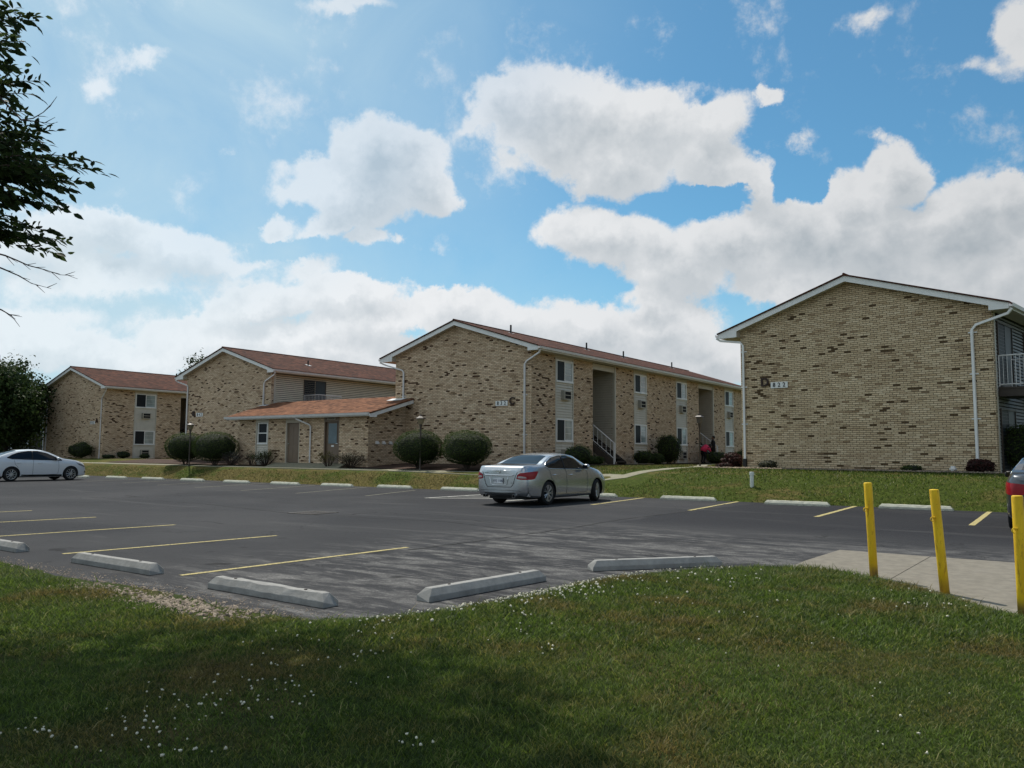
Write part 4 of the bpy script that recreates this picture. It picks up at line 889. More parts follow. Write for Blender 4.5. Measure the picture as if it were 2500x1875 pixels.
for i,yy in enumerate((.57,1.02,1.50,1.92)):
    b=MB(); b.prism([(.0,.96),(.0,1.10),(.04,1.10),(.12,.98),(.12,.95)],'y',yy-.085,yy+.085); 
    b.v=[(Lw+vx,vy,vz) for vx,vy,vz in b.v]; b.build('dryer_vent',WHITE2,lt)
# ---- pale building far left behind the tree
fb=empty('background_building',(-99.5,37,.75),R(0),'pale grey building mostly hidden behind the dark tree at far left','house')
FBW=paint('pale_grey_wall',(.30,.33,.36),.8,var=.05)
b=MB(); b.box(0,20,0,9,0,4.3); b.build('wall',FBW,fb)
b=MB(); b.prism([(-.5,4.3),(10,6.0),(20.5,4.3)],'y',-.5,9.5); b.build('roof',SHING,fb)
for xx in (1.5,5.2,8.9,12.6,16.0):
    b=MB(); b.box(xx,xx+2.6,-.06,0,.2,2.5); b.build('garage_opening',DARK,fb)
# ================================================================== cars
def interp(xs,ys,x):
    # monotone-ish cubic (Catmull-Rom) through the given stations
    xs=list(xs); n=len(xs)
    if x<=xs[0]: return ys[0]
    if x>=xs[-1]: return ys[-1]
    i=max(k for k in range(n-1) if xs[k]<=x); h=xs[i+1]-xs[i]; t=(x-xs[i])/h
    def sl(k):
        if k<=0: return (ys[1]-ys[0])/(xs[1]-xs[0])
        if k>=n-1: return (ys[-1]-ys[-2])/(xs[-1]-xs[-2])
        a=(ys[k]-ys[k-1])/(xs[k]-xs[k-1]); b_=(ys[k+1]-ys[k])/(xs[k+1]-xs[k])
        if a*b_<=0: return 0
        return 2*a*b_/(a+b_)
    m0,m1=sl(i)*h,sl(i+1)*h
    return (2*t**3-3*t*t+1)*ys[i]+(t**3-2*t*t+t)*m0+(-2*t**3+3*t*t)*ys[i+1]+(t**3-t*t)*m1
def build_car(name,label,cat,x,y,yaw,P,paintm,group=None,detail='full',plate=None,steer=0,kind='a'):
    """local: +x forward, y left, origin on the ground under the rear axle"""
    root=empty(name,(x,y,.002),yaw,label,cat,group)
    K=P['s']
    top=lambda X: interp(*P['top'],X)
    belt=lambda X: interp(*P['belt'],X)
    hw=lambda X: interp(*P['hw'],X)
    bot=lambda X: interp(*P['bot'],X)
    def section(X):
        w=hw(X); zb=belt(X); zt=top(X); z0=bot(X); hg=max(zt-zb,.02)
        pts=[(0,z0),(w*.55,z0),(w*.90,z0),(w*.965,z0+.05),(w*.985,z0+(.50-z0)*.5 if z0<.5 else z0+.02),(w,max(z0+.09,min(.56,zb-.16))),(w*.992,zb-.13),(w*.972,zb-.045),(w*.945,zb)]
        wb=w*.945; cl=min(hg*.56,.24)
        pts+=[(wb-cl*.18,zb+hg*.22),(wb-cl*.45,zb+hg*.50),(wb-cl*.74,zb+hg*.75),(wb-cl*1.0,zb+hg*.90),(wb*.80-cl*.9,zb+hg*.962),(wb*.50-cl*.45,zb+hg*.992),(0,zt)]
        return pts
    xs=P['x']; X0,X1=xs[0],xs[-1]
    st=[]; 
    st=list(np.unique(np.round(np.concatenate([np.linspace(X0,X0+.30,9),np.linspace(X0+.30,X1-.4,64),np.linspace(X1-.4,X1,10)]),4)))
    V=[];F=[]; ns=16; ring=2*ns-2
    for X in st:
        s=section(X); full=[(yy,zz) for yy,zz in s]+[(-yy,zz) for yy,zz in s[-2:0:-1]]
        for yy,zz in full: V.append((X,yy,zz))
    n=len(st)
    for i in range(n-1):
        for j in range(ring):
            F.append((i*ring+j,(i+1)*ring+j,(i+1)*ring+(j+1)%ring,i*ring+(j+1)%ring))
    # bowed end caps: strips between mirrored points
    def cap(base,sgn,flip):
        s=section(st[base]); idx=lambda j: base*ring+(j%ring); cols=7; g=[]
        for j in range(ns):
            yy,zz=s[j]; row=[idx(j)]
            for c in range(1,cols):
                yv=yy*(1-2*c/cols); 
                f=1-(yv/max(yy,.001))**2 if yy>.001 else 0
                V.append((st[base]+sgn*P['bow']*f*(.5+.5*min(1,yy/.5)),yv,zz)); row.append(len(V)-1)
            row.append(idx(ring-j) if 0<j<ns-1 else idx(j)); g.append(row)
        for j in range(ns-1):
            for c in range(cols):
                q=(g[j][c],g[j+1][c],g[j+1][c+1],g[j][c+1]); q=tuple(dict.fromkeys(q))
                if len(q)>=3: F.append(q if not flip else q[::-1])
    cap(0,-1,False); cap(n-1,1,True)
    me=bpy.data.meshes.new('body'); me.from_pydata(V,[],F); bm=bmesh.new(); bm.from_mesh(me)
    bmesh.ops.remove_doubles(bm,verts=bm.verts,dist=.0008); bmesh.ops.dissolve_degenerate(bm,edges=bm.edges,dist=.0005)
    bmesh.ops.recalc_face_normals(bm,faces=bm.faces); bm.to_mesh(me); bm.free()
    me.materials.append(paintm); me.materials.append(BLKPL)
    body=bpy.data.objects.new('body',me); C.link(body)
    WR=P['wr']; AX=[0,P['wb']]
    for ax_ in AX:
        for s in(1,-1):
            b=MB(); b.cur=1; b.lathe([(WR+.055,s*.60 if s>0 else -1.1),(WR+.055,1.1 if s>0 else -.60)],32,(ax_,0,WR-.005),ax='y')
            me2=bpy.data.meshes.new('cut'); me2.from_pydata(b.v,[],b.f); me2.materials.append(paintm); me2.materials.append(BLKPL); me2.polygons.foreach_set('material_index',[1]*len(b.f))
            bm=bmesh.new(); bm.from_mesh(me2); bmesh.ops.recalc_face_normals(bm,faces=bm.faces); bm.to_mesh(me2); bm.free()
            co=bpy.data.objects.new('cut',me2); C.link(co)
            md=body.modifiers.new('b','BOOLEAN'); md.object=co; md.operation='DIFFERENCE'; md.solver='EXACT'
            bpy.context.view_layer.update(); dg=bpy.context.evaluated_depsgraph_get()
            nm=bpy.data.meshes.new_from_object(body.evaluated_get(dg)); body.modifiers.clear(); body.data=nm; bpy.data.objects.remove(co)
    for p in body.data.polygons: p.use_smooth=True
    nm=body.data; nm.name='body'
    bm=bmesh.new(); bm.from_mesh(nm)
    for e in bm.edges:
        if len(e.link_faces)==2 and (e.calc_face_angle(0)>.6 or e.link_faces[0].material_index!=e.link_faces[1].material_index): e.smooth=False
    bm.to_mesh(nm); bm.free()
    body.parent=root
    # surface look-ups
    def yside(X,z):
        s=section(X)[2:13]
        for (ya,za),(yb,zb_) in zip(s,s[1:]):
            if za<=z<=zb_: return ya+(yb-ya)*(z-za)/max(zb_-za,1e-6)
        return s[-1][0]
    def ztop(X,yy):
        s=section(X)[9:]
        yy=abs(yy)
        for (ya,za),(yb,zb_) in zip(s,s[1:]):
            if yb<=yy<=ya: return za+(zb_-za)*(ya-yy)/max(ya-yb,1e-6)
        return s[0][1]
    def skin(nm_,lo,hi,m,s,off=.006,nx=26,nz=6,par=None):
        # lo, hi: polylines of (x,z) on the body side
        b=MB(); 
        def at(pl,t):
            a=t*(len(pl)-1); i=min(int(a),len(pl)-2); f=a-i; return (pl[i][0]*(1-f)+pl[i+1][0]*f,pl[i][1]*(1-f)+pl[i+1][1]*f)
        for i in range(nx+1):
            (xa,za),(xb,zb_)=at(lo,i/nx),at(hi,i/nx)
            for k in range(nz+1):
                f=k/nz; X=xa*(1-f)+xb*f; z=za*(1-f)+zb_*f; b.v.append((X,s*(yside(X,z)+off),z))
        for i in range(nx):
            for k in range(nz):
                a=i*(nz+1)+k; q=(a,a+nz+1,a+nz+2,a+1); b.f.append(list(q if s<0 else q[::-1])); b.mi.append(0)
        return b.build(nm_,m,par or root,smooth=True,uv=False)
    def line(nm_,pts,r,m,s,par=None,off=.004):
        b=MB(); d=[]
        for (a,c) in zip(pts,pts[1:]):
            k=max(1,int(math.hypot(c[0]-a[0],c[1]-a[1])/.06)); d+= [(a[0]+(c[0]-a[0])*i/k,a[1]+(c[1]-a[1])*i/k) for i in range(k)]
        d.append(pts[-1]); b.tube([(X,s*(yside(X,z)+off),z) for X,z in d],r,5); return b.build(nm_,m,par or root,smooth=True,uv=False)
    def topskin(nm_,X0_,X1_,w0,w1,m,off=.006,nx=14,ny=14,curve=0.):
        b=MB()
        for i in range(nx+1):
            f=i/nx
            for j in range(ny+1):
                g=j/ny*2-1; w=w0*(1-f)+w1*f; X=X0_*(1-f)+X1_*f+curve*(1-g*g)*(1-2*f)*-1; yy=g*w
                b.v.append((X,yy,ztop(X,yy)+off))
        for i in range(nx):
            for j in range(ny):
                a=i*(ny+1)+j; b.f.append([a,a+ny+1,a+ny+2,a+1][::-1]); b.mi.append(0)
        o=b.build(nm_,m,root,smooth=True,uv=False,fix=True); return o
    wlo,whi=P['win_lo'],P['win_hi']
    for s in(1,-1):
        g_=skin('side_window',wlo,whi,GLC,s,.005,36,6)
        out=whi+wlo[::-1]+[whi[0]]
        if detail!='far': line('window_trim',out,.016,CHROME if P['chrome'] else BLKPL,s,g_,.006)
        px,p0,p1=P['pillar']; line('door_pillar',[(px[0],p0),(px[1],p1)],.022,BLKPL,s,g_,.008)
        for ds in P['seams']: line('door_seam',ds,.0055,BLKPL,s,None,.0015)
        for hx,hz in P['handles']:
            b=MB(); b.tube([(hx-.09,s*(yside(hx-.09,hz)+.006),hz-.004),(hx-.07,s*(yside(hx,hz)+.034),hz),(hx+.06,s*(yside(hx,hz)+.034),hz+.004),(hx+.09,s*(yside(hx+.09,hz)+.006),hz+.004)],.015,6); b.build('door_handle',CHROME if P['chrome'] else paintm,root,smooth=True,uv=False)
        mx,mz=P['mirror']; b=MB(); yy=yside(mx,mz-.05)
        b.tube([(mx+.02,s*(yy-.01),mz-.07),(mx-.02,s*(yy+.07),mz-.04)],.03,6)
        b.tube([(mx-.01,s*(yy+.05),mz+.01),(mx-.01,s*(yy+.09),mz+.015),(mx-.01,s*(yy+.19),mz+.018),(mx-.0,s*(yy+.235),mz+.015)],[.055,.078,.072,.045],10); mo=b.build('wing_mirror',paintm if P['mirpaint'] else BLKPL,root,smooth=True,uv=False)
        b=MB(); b.box(mx-.095,mx-.075,s*(yy+.055),s*(yy+.215),mz-.045,mz+.07); b.build('mirror_glass',GLC,mo)
        # lamps
        if P.get('tail'):
            lo,hi=P['tail']; tl=skin('tail_light',lo,hi,REDL,s,.010,16,5)
            if P['chrome']:
                l0=[(p[0]+.03,p[1]+.03) for p in lo[:2]]; skin('lens',[(lo[0][0]+.01,lo[0][1]+.045),(lo[0][0]+.20,lo[0][1]+.035)],[(lo[0][0]+.01,lo[0][1]+.07),(lo[0][0]+.16,lo[0][1]+.065)],CLEARL,s,.014,6,2,tl)
            line('lamp_surround',hi+lo[::-1]+[hi[0]],.008,BLKPL,s,tl,.010)
        lo,hi=P['head']; skin('headlight',lo,hi,HEADL,s,.008,12,4)
        skin('sill',[(.42,bot(.5)+.02),(P['wb']-.42,bot(1.5)+.02)],[(.44,bot(.5)+.085),(P['wb']-.44,bot(1.5)+.085)],BLKPL if not P['chrome'] else paintm,s,.012,20,2)
    topskin('rear_window',*P['rear_glass'],GLC,.005,16,16,.05)
    topskin('windscreen',*P['front_glass'],GLC,.005,16,16,-.06)
    # wheels
    for k,ax_ in enumerate(AX):
        for s in(1,-1):
            rot=Matrix.Translation((ax_,s*P['track'],WR))@Matrix.Rotation(steer if k else 0,4,'Z')
            b=MB(); b.xf=rot; w=.105; rr=WR; ri=WR*.70
            b.lathe([(ri,-w),(rr*.93,-w),(rr*.985,-w*.8),(rr,-w*.5),(rr,w*.5),(rr*.985,w*.8),(rr*.93,w),(ri,w),(ri*.98,w*.3),(ri*.98,-w*.3),(ri,-w)],36,ax='y',cap=False); wh=b.build('wheel',TYRE,root,smooth=True,uv=False)
            b=MB(); b.xf=rot; o=s*w*.80
            b.lathe([(ri,o-s*.03),(ri,o+s*.012),(ri*.93,o+s*.010),(ri*.90,o-s*.03)] if s>0 else [(ri*.90,o-s*.03),(ri*.93,o+s*.010),(ri,o+s*.012),(ri,o-s*.03)],32,ax='y',cap=False)
            b.lathe([(.001,o-s*.0),(.055,o-s*.0),(.060,o-s*.02)],16,ax='y')
            nsp=P['spokes']
            for q in range(nsp):
                a0=2*math.pi*q/nsp
                for da in ((-.16,.16) if P['split'] else (0,)):
                    a1=a0+da; r0,r1=.045,ri*.93; ca,sa=math.cos(a0),math.sin(a0); cb,sb=math.cos(a1),math.sin(a1); wd=.016
                    b.tube([(r0*ca,o-s*.004,r0*sa),((r0+r1)*.5*math.cos(a0+da*.8),o+s*.004,(r0+r1)*.5*math.sin(a0+da*.8)),(r1*cb,o+s*.002,r1*sb)],[wd,wd*.95,wd*1.1],5)
            b.build('rim',RIM,wh,smooth=False,uv=False)
            b=MB(); b.xf=rot; b.lathe([(ri*.95,o-s*.055),(ri*.95,o-s*.050)] if s>0 else [(ri*.95,o-s*.055),(ri*.95,o-s*.050)],24,ax='y'); b.build('brake_disc',BLKPL,wh,uv=False)
    # underbody
    b=MB(); b.box(X0+.35,X1-.4,-.62,.62,.17,.24); b.build('underbody',BLKPL,root)
    return root,dict(section=section,yside=yside,ztop=ztop,body=body,P=P,line=line,skin=skin)
sedan=dict(s=1,x=(-1.10,3.72),wb=2.776,wr=.333,track=.79,bow=.07,chrome=True,mirpaint=True,spokes=7,split=True,
  top=([-1.10,-1.04,-.92,-.62,-.30,.05,.42,.75,1.15,1.50,1.72,2.05,2.38,2.75,3.15,3.45,3.62,3.72],[.98,1.07,1.105,1.115,1.135,1.265,1.395,1.448,1.470,1.452,1.415,1.255,1.075,1.01,.93,.83,.73,.62]),
  belt=([-1.10,-1.0,-.6,0,.8,1.6,2.4,3.0,3.4,3.72],[.93,.985,1.0,.985,.965,.945,.925,.84,.72,.56]),
  hw=([-1.10,-1.03,-.92,-.70,-.3,.3,1.4,2.4,2.9,3.25,3.5,3.66,3.72],[.74,.81,.855,.89,.912,.915,.915,.912,.90,.86,.78,.66,.52]),
  bot=([-1.10,-1.0,-.6,0,2.8,3.4,3.72],[.34,.27,.22,.19,.19,.21,.28]),
  win_lo=[(-.10,1.085),(.02,1.018),(.35,1.005),(.9,.992),(1.5,.980),(2.0,.970),(2.18,.968)],
  win_hi=[(-.10,1.095),(.06,1.20),(.38,1.315),(.80,1.385),(1.25,1.395),(1.70,1.290),(2.20,.985)],
  pillar=((.92,.96),.99,1.39),
  seams=[[(.955,.30),(.945,.98)],[(.28,.62),(.10,.80),(.05,1.0)],[(2.13,.33),(2.17,.62),(2.15,.955)],[(.42,.30),(.95,.285),(2.10,.31)]],
  handles=[(.30,.845),(1.22,.835)],mirror=(1.98,1.045),
  head=([(3.15,.70),(3.35,.66),(3.62,.58)],[(3.02,.84),(3.3,.79),(3.60,.66)]),
  rear_glass=(-.40,.40,.66,.53),front_glass=(2.30,1.62,.70,.55))
alt,A=build_car('parked_car','silver four-door saloon seen from behind, with a cracked rear bumper','car',-13.26,19.29,R(90),sedan,SILVER,steer=R(14))
# rear details of the silver car
PR=A['section']
def rearx(yv,z):  # rear face position
    s=PR(-1.10); hwz=.74
    f=1-(yv/.74)**2; return -1.10-.07*max(f,0)-.002
def rearpatch(name,poly,m,off,par=None,th=.0):
    # poly of (y,z) laid over the bowed tail
    bm=bmesh.new(); vs=[bm.verts.new((0,p[0],p[1])) for p in poly]; f=bm.faces.new(vs); bmesh.ops.triangulate(bm,faces=[f])
    for _ in range(3): bmesh.ops.subdivide_edges(bm,edges=[e for e in bm.edges if e.calc_length()>.05],cuts=1)
    bmesh.ops.triangulate(bm,faces=bm.faces)
    for v in bm.verts: v.co.x=rearx(v.co.y,v.co.z)-off
    me=bpy.data.meshes.new(name); 
    bmesh.ops.recalc_face_normals(bm,faces=bm.faces)
    bm.to_mesh(me); bm.free(); me.materials.append(m); o=bpy.data.objects.new(name,me); C.link(o); o.parent=par or alt; return o
def reartube(name,pts,r,m,off=.003,par=None):
    b=MB(); d=[]
    for a,c in zip(pts,pts[1:]):
        k=max(1,int(math.hypot(c[0]-a[0],c[1]-a[1])/.05)); d+=[(a[0]+(c[0]-a[0])*i/k,a[1]+(c[1]-a[1])*i/k) for i in range(k)]
    d.append(pts[-1]); b.tube([(rearx(y_,z_)-off,y_,z_) for y_,z_ in d],r,6); return b.build(name,m,par or alt,smooth=True,uv=False)
def wraplamp(root,A_,s,lo,hi,m,name,off=.007,nx=26,nz=5):
    ys=A_['yside']; X0=A_['P']['x'][0]; bow=A_['P']['bow']; b=MB()
    def pos(p,z):
        yc=ys(X0,z)
        if p>=0: return (X0+p-off*.3,s*(ys(X0+p,z)+off),z)
        yv=yc+p; return (X0-bow*(1-(yv/yc)**2)-off,s*(yv+off*.3),z)
    def at(pl,t):
        a=t*(len(pl)-1); i=min(int(a),len(pl)-2); f=a-i; return (pl[i][0]*(1-f)+pl[i+1][0]*f,pl[i][1]*(1-f)+pl[i+1][1]*f)
    for i in range(nx+1):
        a,c=at(lo,i/nx),at(hi,i/nx)
        for k in range(nz+1): f=k/nz; b.v.append(pos(a[0]*(1-f)+c[0]*f,a[1]*(1-f)+c[1]*f))
    for i in range(nx):
        for k in range(nz):
            q=i*(nz+1)+k; F_=[q,q+nz+1,q+nz+2,q+1]; b.f.append(F_ if s<0 else F_[::-1]); b.mi.append(0)
    return b.build(name,m,root,smooth=True,uv=False)
reartube('boot_seam',[(-.60,.93),(-.53,.80),(-.47,.60),(-.40,.52),(.40,.52),(.47,.60),(.53,.80),(.60,.93)],.007,BLKPL,.0)
reartube('boot_trim',[(-.50,.862),(-.44,.838),(.44,.838),(.50,.862)],.019,CHROME,.004)
reartube('plate_recess_edge',[(-.31,.795),(-.27,.60),(-.22,.575),(.22,.575),(.27,.60),(.31,.795)],.011,CHROME,.003)
b=MB(); b.box(-1.205,-1.19,-.155,.155,.615,.765); pl=b.build('number_plate',paint('plate_face',(.70,.72,.74),.4),alt)
textmesh('plate_lettering','HYJ 1186',.088,.001,paint('plate_blue',(.03,.04,.10),.5),pl,(-1.207,0,.687),(R(90),0,R(-90)),.001)
for s in(1,-1):
    wraplamp(alt,A,s,[(-.17,.75),(-.05,.725),(.10,.72),(.34,.73),(.40,.745)],[(-.135,.855),(-.05,.90),(.10,.925),(.38,.945),(.58,.95)],REDL,'tail_light')
    wraplamp(alt,A,s,[(-.13,.77),(-.02,.762),(.10,.765)],[(-.115,.815),(-.02,.82),(.06,.80)],CLEARL,'reversing_lens',.010)
    b=MB(); b.lathe([(.045,-1.165),(.048,-1.165),(.048,-1.02),(.045,-1.02)],14,(0,0,0),ax='z'); b.v=[(vz,s*.50+vx,.275+vy) for vx,vy,vz in b.v]; e=b.build('exhaust_tip',CHROME,alt,uv=False)
    b=MB(); b.lathe([(.001,0),(.040,0),(.040,.01)],14); b.v=[(-1.167+vz*0,s*.50+vx,.275+vy) for vx,vy,vz in b.v]; b.build('exhaust_opening',DARK,e,uv=False)
rearpatch('bumper_valance',[(-.55,.342),(.55,.342),(.50,.362),(.46,.366),(-.46,.366),(-.50,.362)],BLKPL,.002)
reartube('bumper_crease',[(-.70,.415),(-.5,.43),(.5,.43),(.70,.415)],.004,BLKPL,.0)
# badge: ring with a bar across
b=MB(); b.tube([( -1.178-.006,.048*math.cos(t),.935+.040*math.sin(t)) for t in np.linspace(0,2*math.pi,22)],.007,6,cap=False); b.box(-1.192,-1.182,-.060,.060,.925,.945); b.build('badge',CHROME,alt,uv=False)
reartube('model_lettering',[(.50,.905),(.36,.905)],.006,BLKPL,.002); reartube('trim_lettering',[(-.40,.63),(-.50,.63)],.005,BLKPL,.002)
A['line']('bumper_crack',[(-.96,.50),(-.95,.40),(-.98,.30)],.006,BLKPL,-1); A['line']('bumper_crack',[(-.96,.40),(-.86,.30),(-.75,.24)],.006,BLKPL,-1); A['line']('bumper_crack',[(-.98,.33),(-.88,.44)],.003,BLKPL,-1)
A['skin']('bumper_scuff',[(-.94,.27),(-.80,.25)],[(-.92,.34),(-.82,.28)],WHITE2,-1,.004,6,2)
A['line']('door_crease',[(.55,.50),(1.2,.47),(2.1,.50)],.004,SILVER,-1); 
small=dict(sedan); small.update(s=1,x=(-1.02,3.58),wb=2.70,wr=.328,track=.77,chrome=False,mirpaint=True,spokes=10,split=False,
  top=([-1.02,-.96,-.86,-.66,-.42,-.10,.30,.65,1.05,1.42,1.68,2.02,2.36,2.70,3.05,3.34,3.50,3.58],[1.00,1.075,1.105,1.135,1.20,1.325,1.44,1.482,1.495,1.47,1.415,1.245,1.075,1.02,.95,.85,.74,.60]),
  belt=([-1.02,-.95,-.5,0,.8,1.6,2.4,2.95,3.3,3.58],[.94,.99,1.02,1.01,.985,.955,.925,.86,.74,.56]),
  hw=([-1.02,-.95,-.84,-.62,-.2,.4,1.4,2.4,2.85,3.15,3.38,3.52,3.58],[.72,.79,.835,.868,.88,.88,.88,.878,.865,.82,.74,.62,.50]),
  bot=([-1.02,-.9,-.5,0,2.7,3.3,3.58],[.36,.28,.23,.20,.19,.20,.25]),
  win_lo=[(-.18,1.10),(.02,1.045),(.35,1.035),(.9,1.015),(1.5,.995),(2.05,.975),(2.25,.970)],
  win_hi=[(-.18,1.11),(.05,1.24),(.36,1.345),(.78,1.405),(1.18,1.405),(1.62,1.300),(2.28,.985)],
  pillar=((.92,.95),1.01,1.40),
  seams=[[(.93,.30),(.94,1.0)],[(.30,.62),(.14,.80),(.10,1.0)],[(2.08,.33),(2.12,.62),(2.10,.965)],[(.40,.30),(.95,.285),(2.05,.31)]],
  handles=[(.30,.86),(1.25,.85)],mirror=(2.02,1.03),
  tail=([(-1.0,.78),(-.92,.77),(-.66,.80),(-.60,.81)],[(-.98,.93),(-.90,.96),(-.66,.97),(-.56,.96)]),
  head=([(3.10,.74),(3.28,.68),(3.50,.60)],[(2.95,.87),(3.2,.80),(3.48,.70)]),
  rear_glass=(-.46,.28,.60,.52),front_glass=(2.28,1.60,.68,.54))
wc,WA=build_car('parked_car','white four-door saloon parked at the far left, facing the lawn','car',-41.60,17.35,R(90),small,WHITECAR,steer=R(0))
WA['line']('dark_sill_strip',[(.45,.30),(2.3,.285)],.012,BLKPL,-1)  # thin dark strip along the sill
b=MB(); b.box(-.10,.06,-.02,.02,1.36,1.39); 
WA['skin']('fog_lamp',[(3.40,.36),(3.50,.36)],[(3.44,.46),(3.52,.42)],BLKPL,-1,.006,4,2)
dk=dict(small); dk.update(chrome=True,mirpaint=False,spokes=10,tail=None)
dc,DA=build_car('parked_car','dark grey car with a red tail light, cut off by the right edge','car',-.42,19.1,R(90),dk,GREYCAR)
for s in(1,-1): wraplamp(dc,DA,s,[(-.36,.75),(-.15,.715),(.0,.70),(.30,.74),(.42,.80)],[(-.36,.88),(-.15,.915),(.0,.93),(.30,.955),(.50,.965)],REDL,'tail_light')
# ================================================================== foliage
def leaf_quads(P,N,size,aspect=.45,jit=.6,shape='kite'):
    """small pointed leaves (two triangles folded) at points P, facing about N"""
    n=len(P); r=rng.normal(size=(n,3)); N=N+jit*r; N/=np.linalg.norm(N,axis=1)[:,None]
    t=np.cross(N,rng.normal(size=(n,3))); t/=np.linalg.norm(t,axis=1)[:,None]; s=np.cross(N,t)
    sz=(size*(.6+.8*rng.random(n)))[:,None] if np.isscalar(size) else (size*(.6+.8*rng.random(n)))[:,None]
    a=P-t*sz*.5; c=P+t*sz*.5; fold=N*sz*.10
    b_=P+s*sz*aspect*.5+fold; d=P-s*sz*aspect*.5+fold
    V=np.stack([a,b_,c,d],1).reshape(-1,3); i=np.arange(n)*4
    F=np.concatenate([np.stack([i,i+1,i+2],1),np.stack([i,i+2,i+3],1)])
    return V,F
def shrub(name,label,loc,rx,ry,h,leafmat,n,lsize,group=None,base=.12,cat='bush',lump=.14,stems=7,seed=0,tight=.10):
    rr=np.random.default_rng(seed); root=empty(name,loc,rr.random()*6,label,cat,group)
    d=rr.normal(size=(n,3)); d/=np.linalg.norm(d,axis=1)[:,None]
    rad=1-np.abs(rr.normal(size=n))*tight
    lu=1+lump*(vnoise(d[:,0]*3,d[:,1]*3+d[:,2]*2,1.3,seed)+.5*vnoise(d[:,2]*7,d[:,0]*7-d[:,1]*5,1,seed+3))
    spike=np.where(rr.random(n)<.07,1+.12*rr.random(n),1.)
    R3=np.array([rx,ry,h*.5*(1-base)]); cz=h*(base+.5*(1-base)); rad=rad*spike
    sq=np.abs(d)**.95*np.sign(d)
    P=sq*(rad*lu)[:,None]*R3+np.array([0,0,cz]); 
    k=P[:,2]>.03; P=P[k]; d=d[k]
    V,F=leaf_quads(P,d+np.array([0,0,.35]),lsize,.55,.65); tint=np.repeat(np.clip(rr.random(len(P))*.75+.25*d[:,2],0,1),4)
    npmesh('foliage',V,F,leafmat,root,tint)
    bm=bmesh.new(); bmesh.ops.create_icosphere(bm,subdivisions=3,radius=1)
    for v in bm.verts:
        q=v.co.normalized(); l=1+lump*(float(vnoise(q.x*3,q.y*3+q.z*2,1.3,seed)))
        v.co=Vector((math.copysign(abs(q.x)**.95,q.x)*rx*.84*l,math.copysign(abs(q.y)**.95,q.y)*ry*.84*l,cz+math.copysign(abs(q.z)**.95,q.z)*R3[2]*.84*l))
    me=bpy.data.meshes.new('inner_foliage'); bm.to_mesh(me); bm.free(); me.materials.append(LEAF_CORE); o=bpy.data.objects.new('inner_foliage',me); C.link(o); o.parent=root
    b=MB()
    for i in range(stems):
        a=i*2*math.pi/stems+rr.random(); b.tube([(.05*math.cos(a),.05*math.sin(a),-.05),(.35*rx*math.cos(a),.35*ry*math.sin(a),cz*.75)],[.03,.015],5)
    b.build('stems',BARK,root,uv=False); return root
def fz(x,y): return float(far_z(x,y))
BG='large clipped round bushes along the brick walls'
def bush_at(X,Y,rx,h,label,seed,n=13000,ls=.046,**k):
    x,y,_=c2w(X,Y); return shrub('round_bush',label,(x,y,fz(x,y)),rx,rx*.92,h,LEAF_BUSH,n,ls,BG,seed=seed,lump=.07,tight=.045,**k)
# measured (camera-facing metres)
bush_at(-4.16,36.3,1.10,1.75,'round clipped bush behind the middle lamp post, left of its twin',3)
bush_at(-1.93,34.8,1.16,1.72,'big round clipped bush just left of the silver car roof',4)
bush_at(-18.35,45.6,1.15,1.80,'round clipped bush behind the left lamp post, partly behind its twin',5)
bush_at(-16.1,44.0,1.25,1.85,'big round clipped bush against the left corner of the lean-to',6)
def small_shrub(px,Y,w,h,label,m,seed,name='shrub',n=1500,ls=.06,z=None,group=None):
    X=(px-1250)/1970*Y; x,y,_=c2w(X,Y); z=fz(x,y) if z is None else z
    return shrub(name,label,(x,y,z),w,w*.8,h,m,n,ls,group,base=.02,lump=.25,stems=4,seed=seed)
small_shrub(203,59.5,.84,1.2,'dark upright shrub below the number 852',LEAF_BUSH,11,n=3500)
small_shrub(306,60.2,.50,.55,'small dark shrub left of the 852 siding strip',LEAF_BUSH,12,n=700)
small_shrub(358,61.4,.45,.35,'tiny shrub at the foot of the 852 siding strip',LEAF_BUSH,13,n=500)
small_shrub(270,59.6,.5,.30,'low tuft between shrubs at the 852 corner',LEAF_BUSH,14,n=500)
def twiggy(px,Y,w,h,label,m,seed,n=420,stems=26,tw=TWIG):
    rr=np.random.default_rng(seed); X=(px-1250)/1970*Y; x,y,_=c2w(X,Y); root=empty('sparse_shrub',(x,y,fz(x,y)),rr.random()*6,label,'shrub')
    b=MB(); tips=[]
    for i in range(stems):
        a=rr.random()*6.28; r=w*(.35+.65*rr.random()); hh=h*(.55+.45*rr.random())
        p0=Vector((.05*math.cos(a),.05*math.sin(a),-.03)); p1=Vector((r*.5*math.cos(a),r*.5*math.sin(a),hh*.5)); p2=Vector((r*math.cos(a),r*math.sin(a),hh))
        b.tube([p0,p1,p2],[.016,.012,.005],4); tips+= [p1.lerp(p2,t) for t in (.2,.5,.8,1.)]
        for _ in range(3):
            q=p1.lerp(p2,rr.random()*.7); e=q+Vector((rr.normal()*.10,rr.normal()*.10,.08+.1*rr.random())); b.tube([q,e],[.007,.003],4); tips.append(e)
    b.build('stems',tw,root,uv=False)
    T=np.array([list(t) for t in tips]); P=T[rr.integers(0,len(T),n)]+rr.normal(size=(n,3))*.055
    V,F=leaf_quads(P,np.tile([0,0,1.],(n,1)),.055,.5,1.); npmesh('foliage',V,F,m,root,np.repeat(rr.random(n),4)); return root
twiggy(568,43.4,.85,.75,'greyish sparse shrub at the foot of the left round bushes',LEAF_GREY,21,900,30,TWIG)
twiggy(617,42.9,.55,.80,'bare twiggy shrub left of the lean-to window',LEAF_TWIG,22,120,22)
twiggy(652,42.4,1.0,.82,'leafy low shrub under the lean-to window',LEAF_BUSH,23,1500,34)
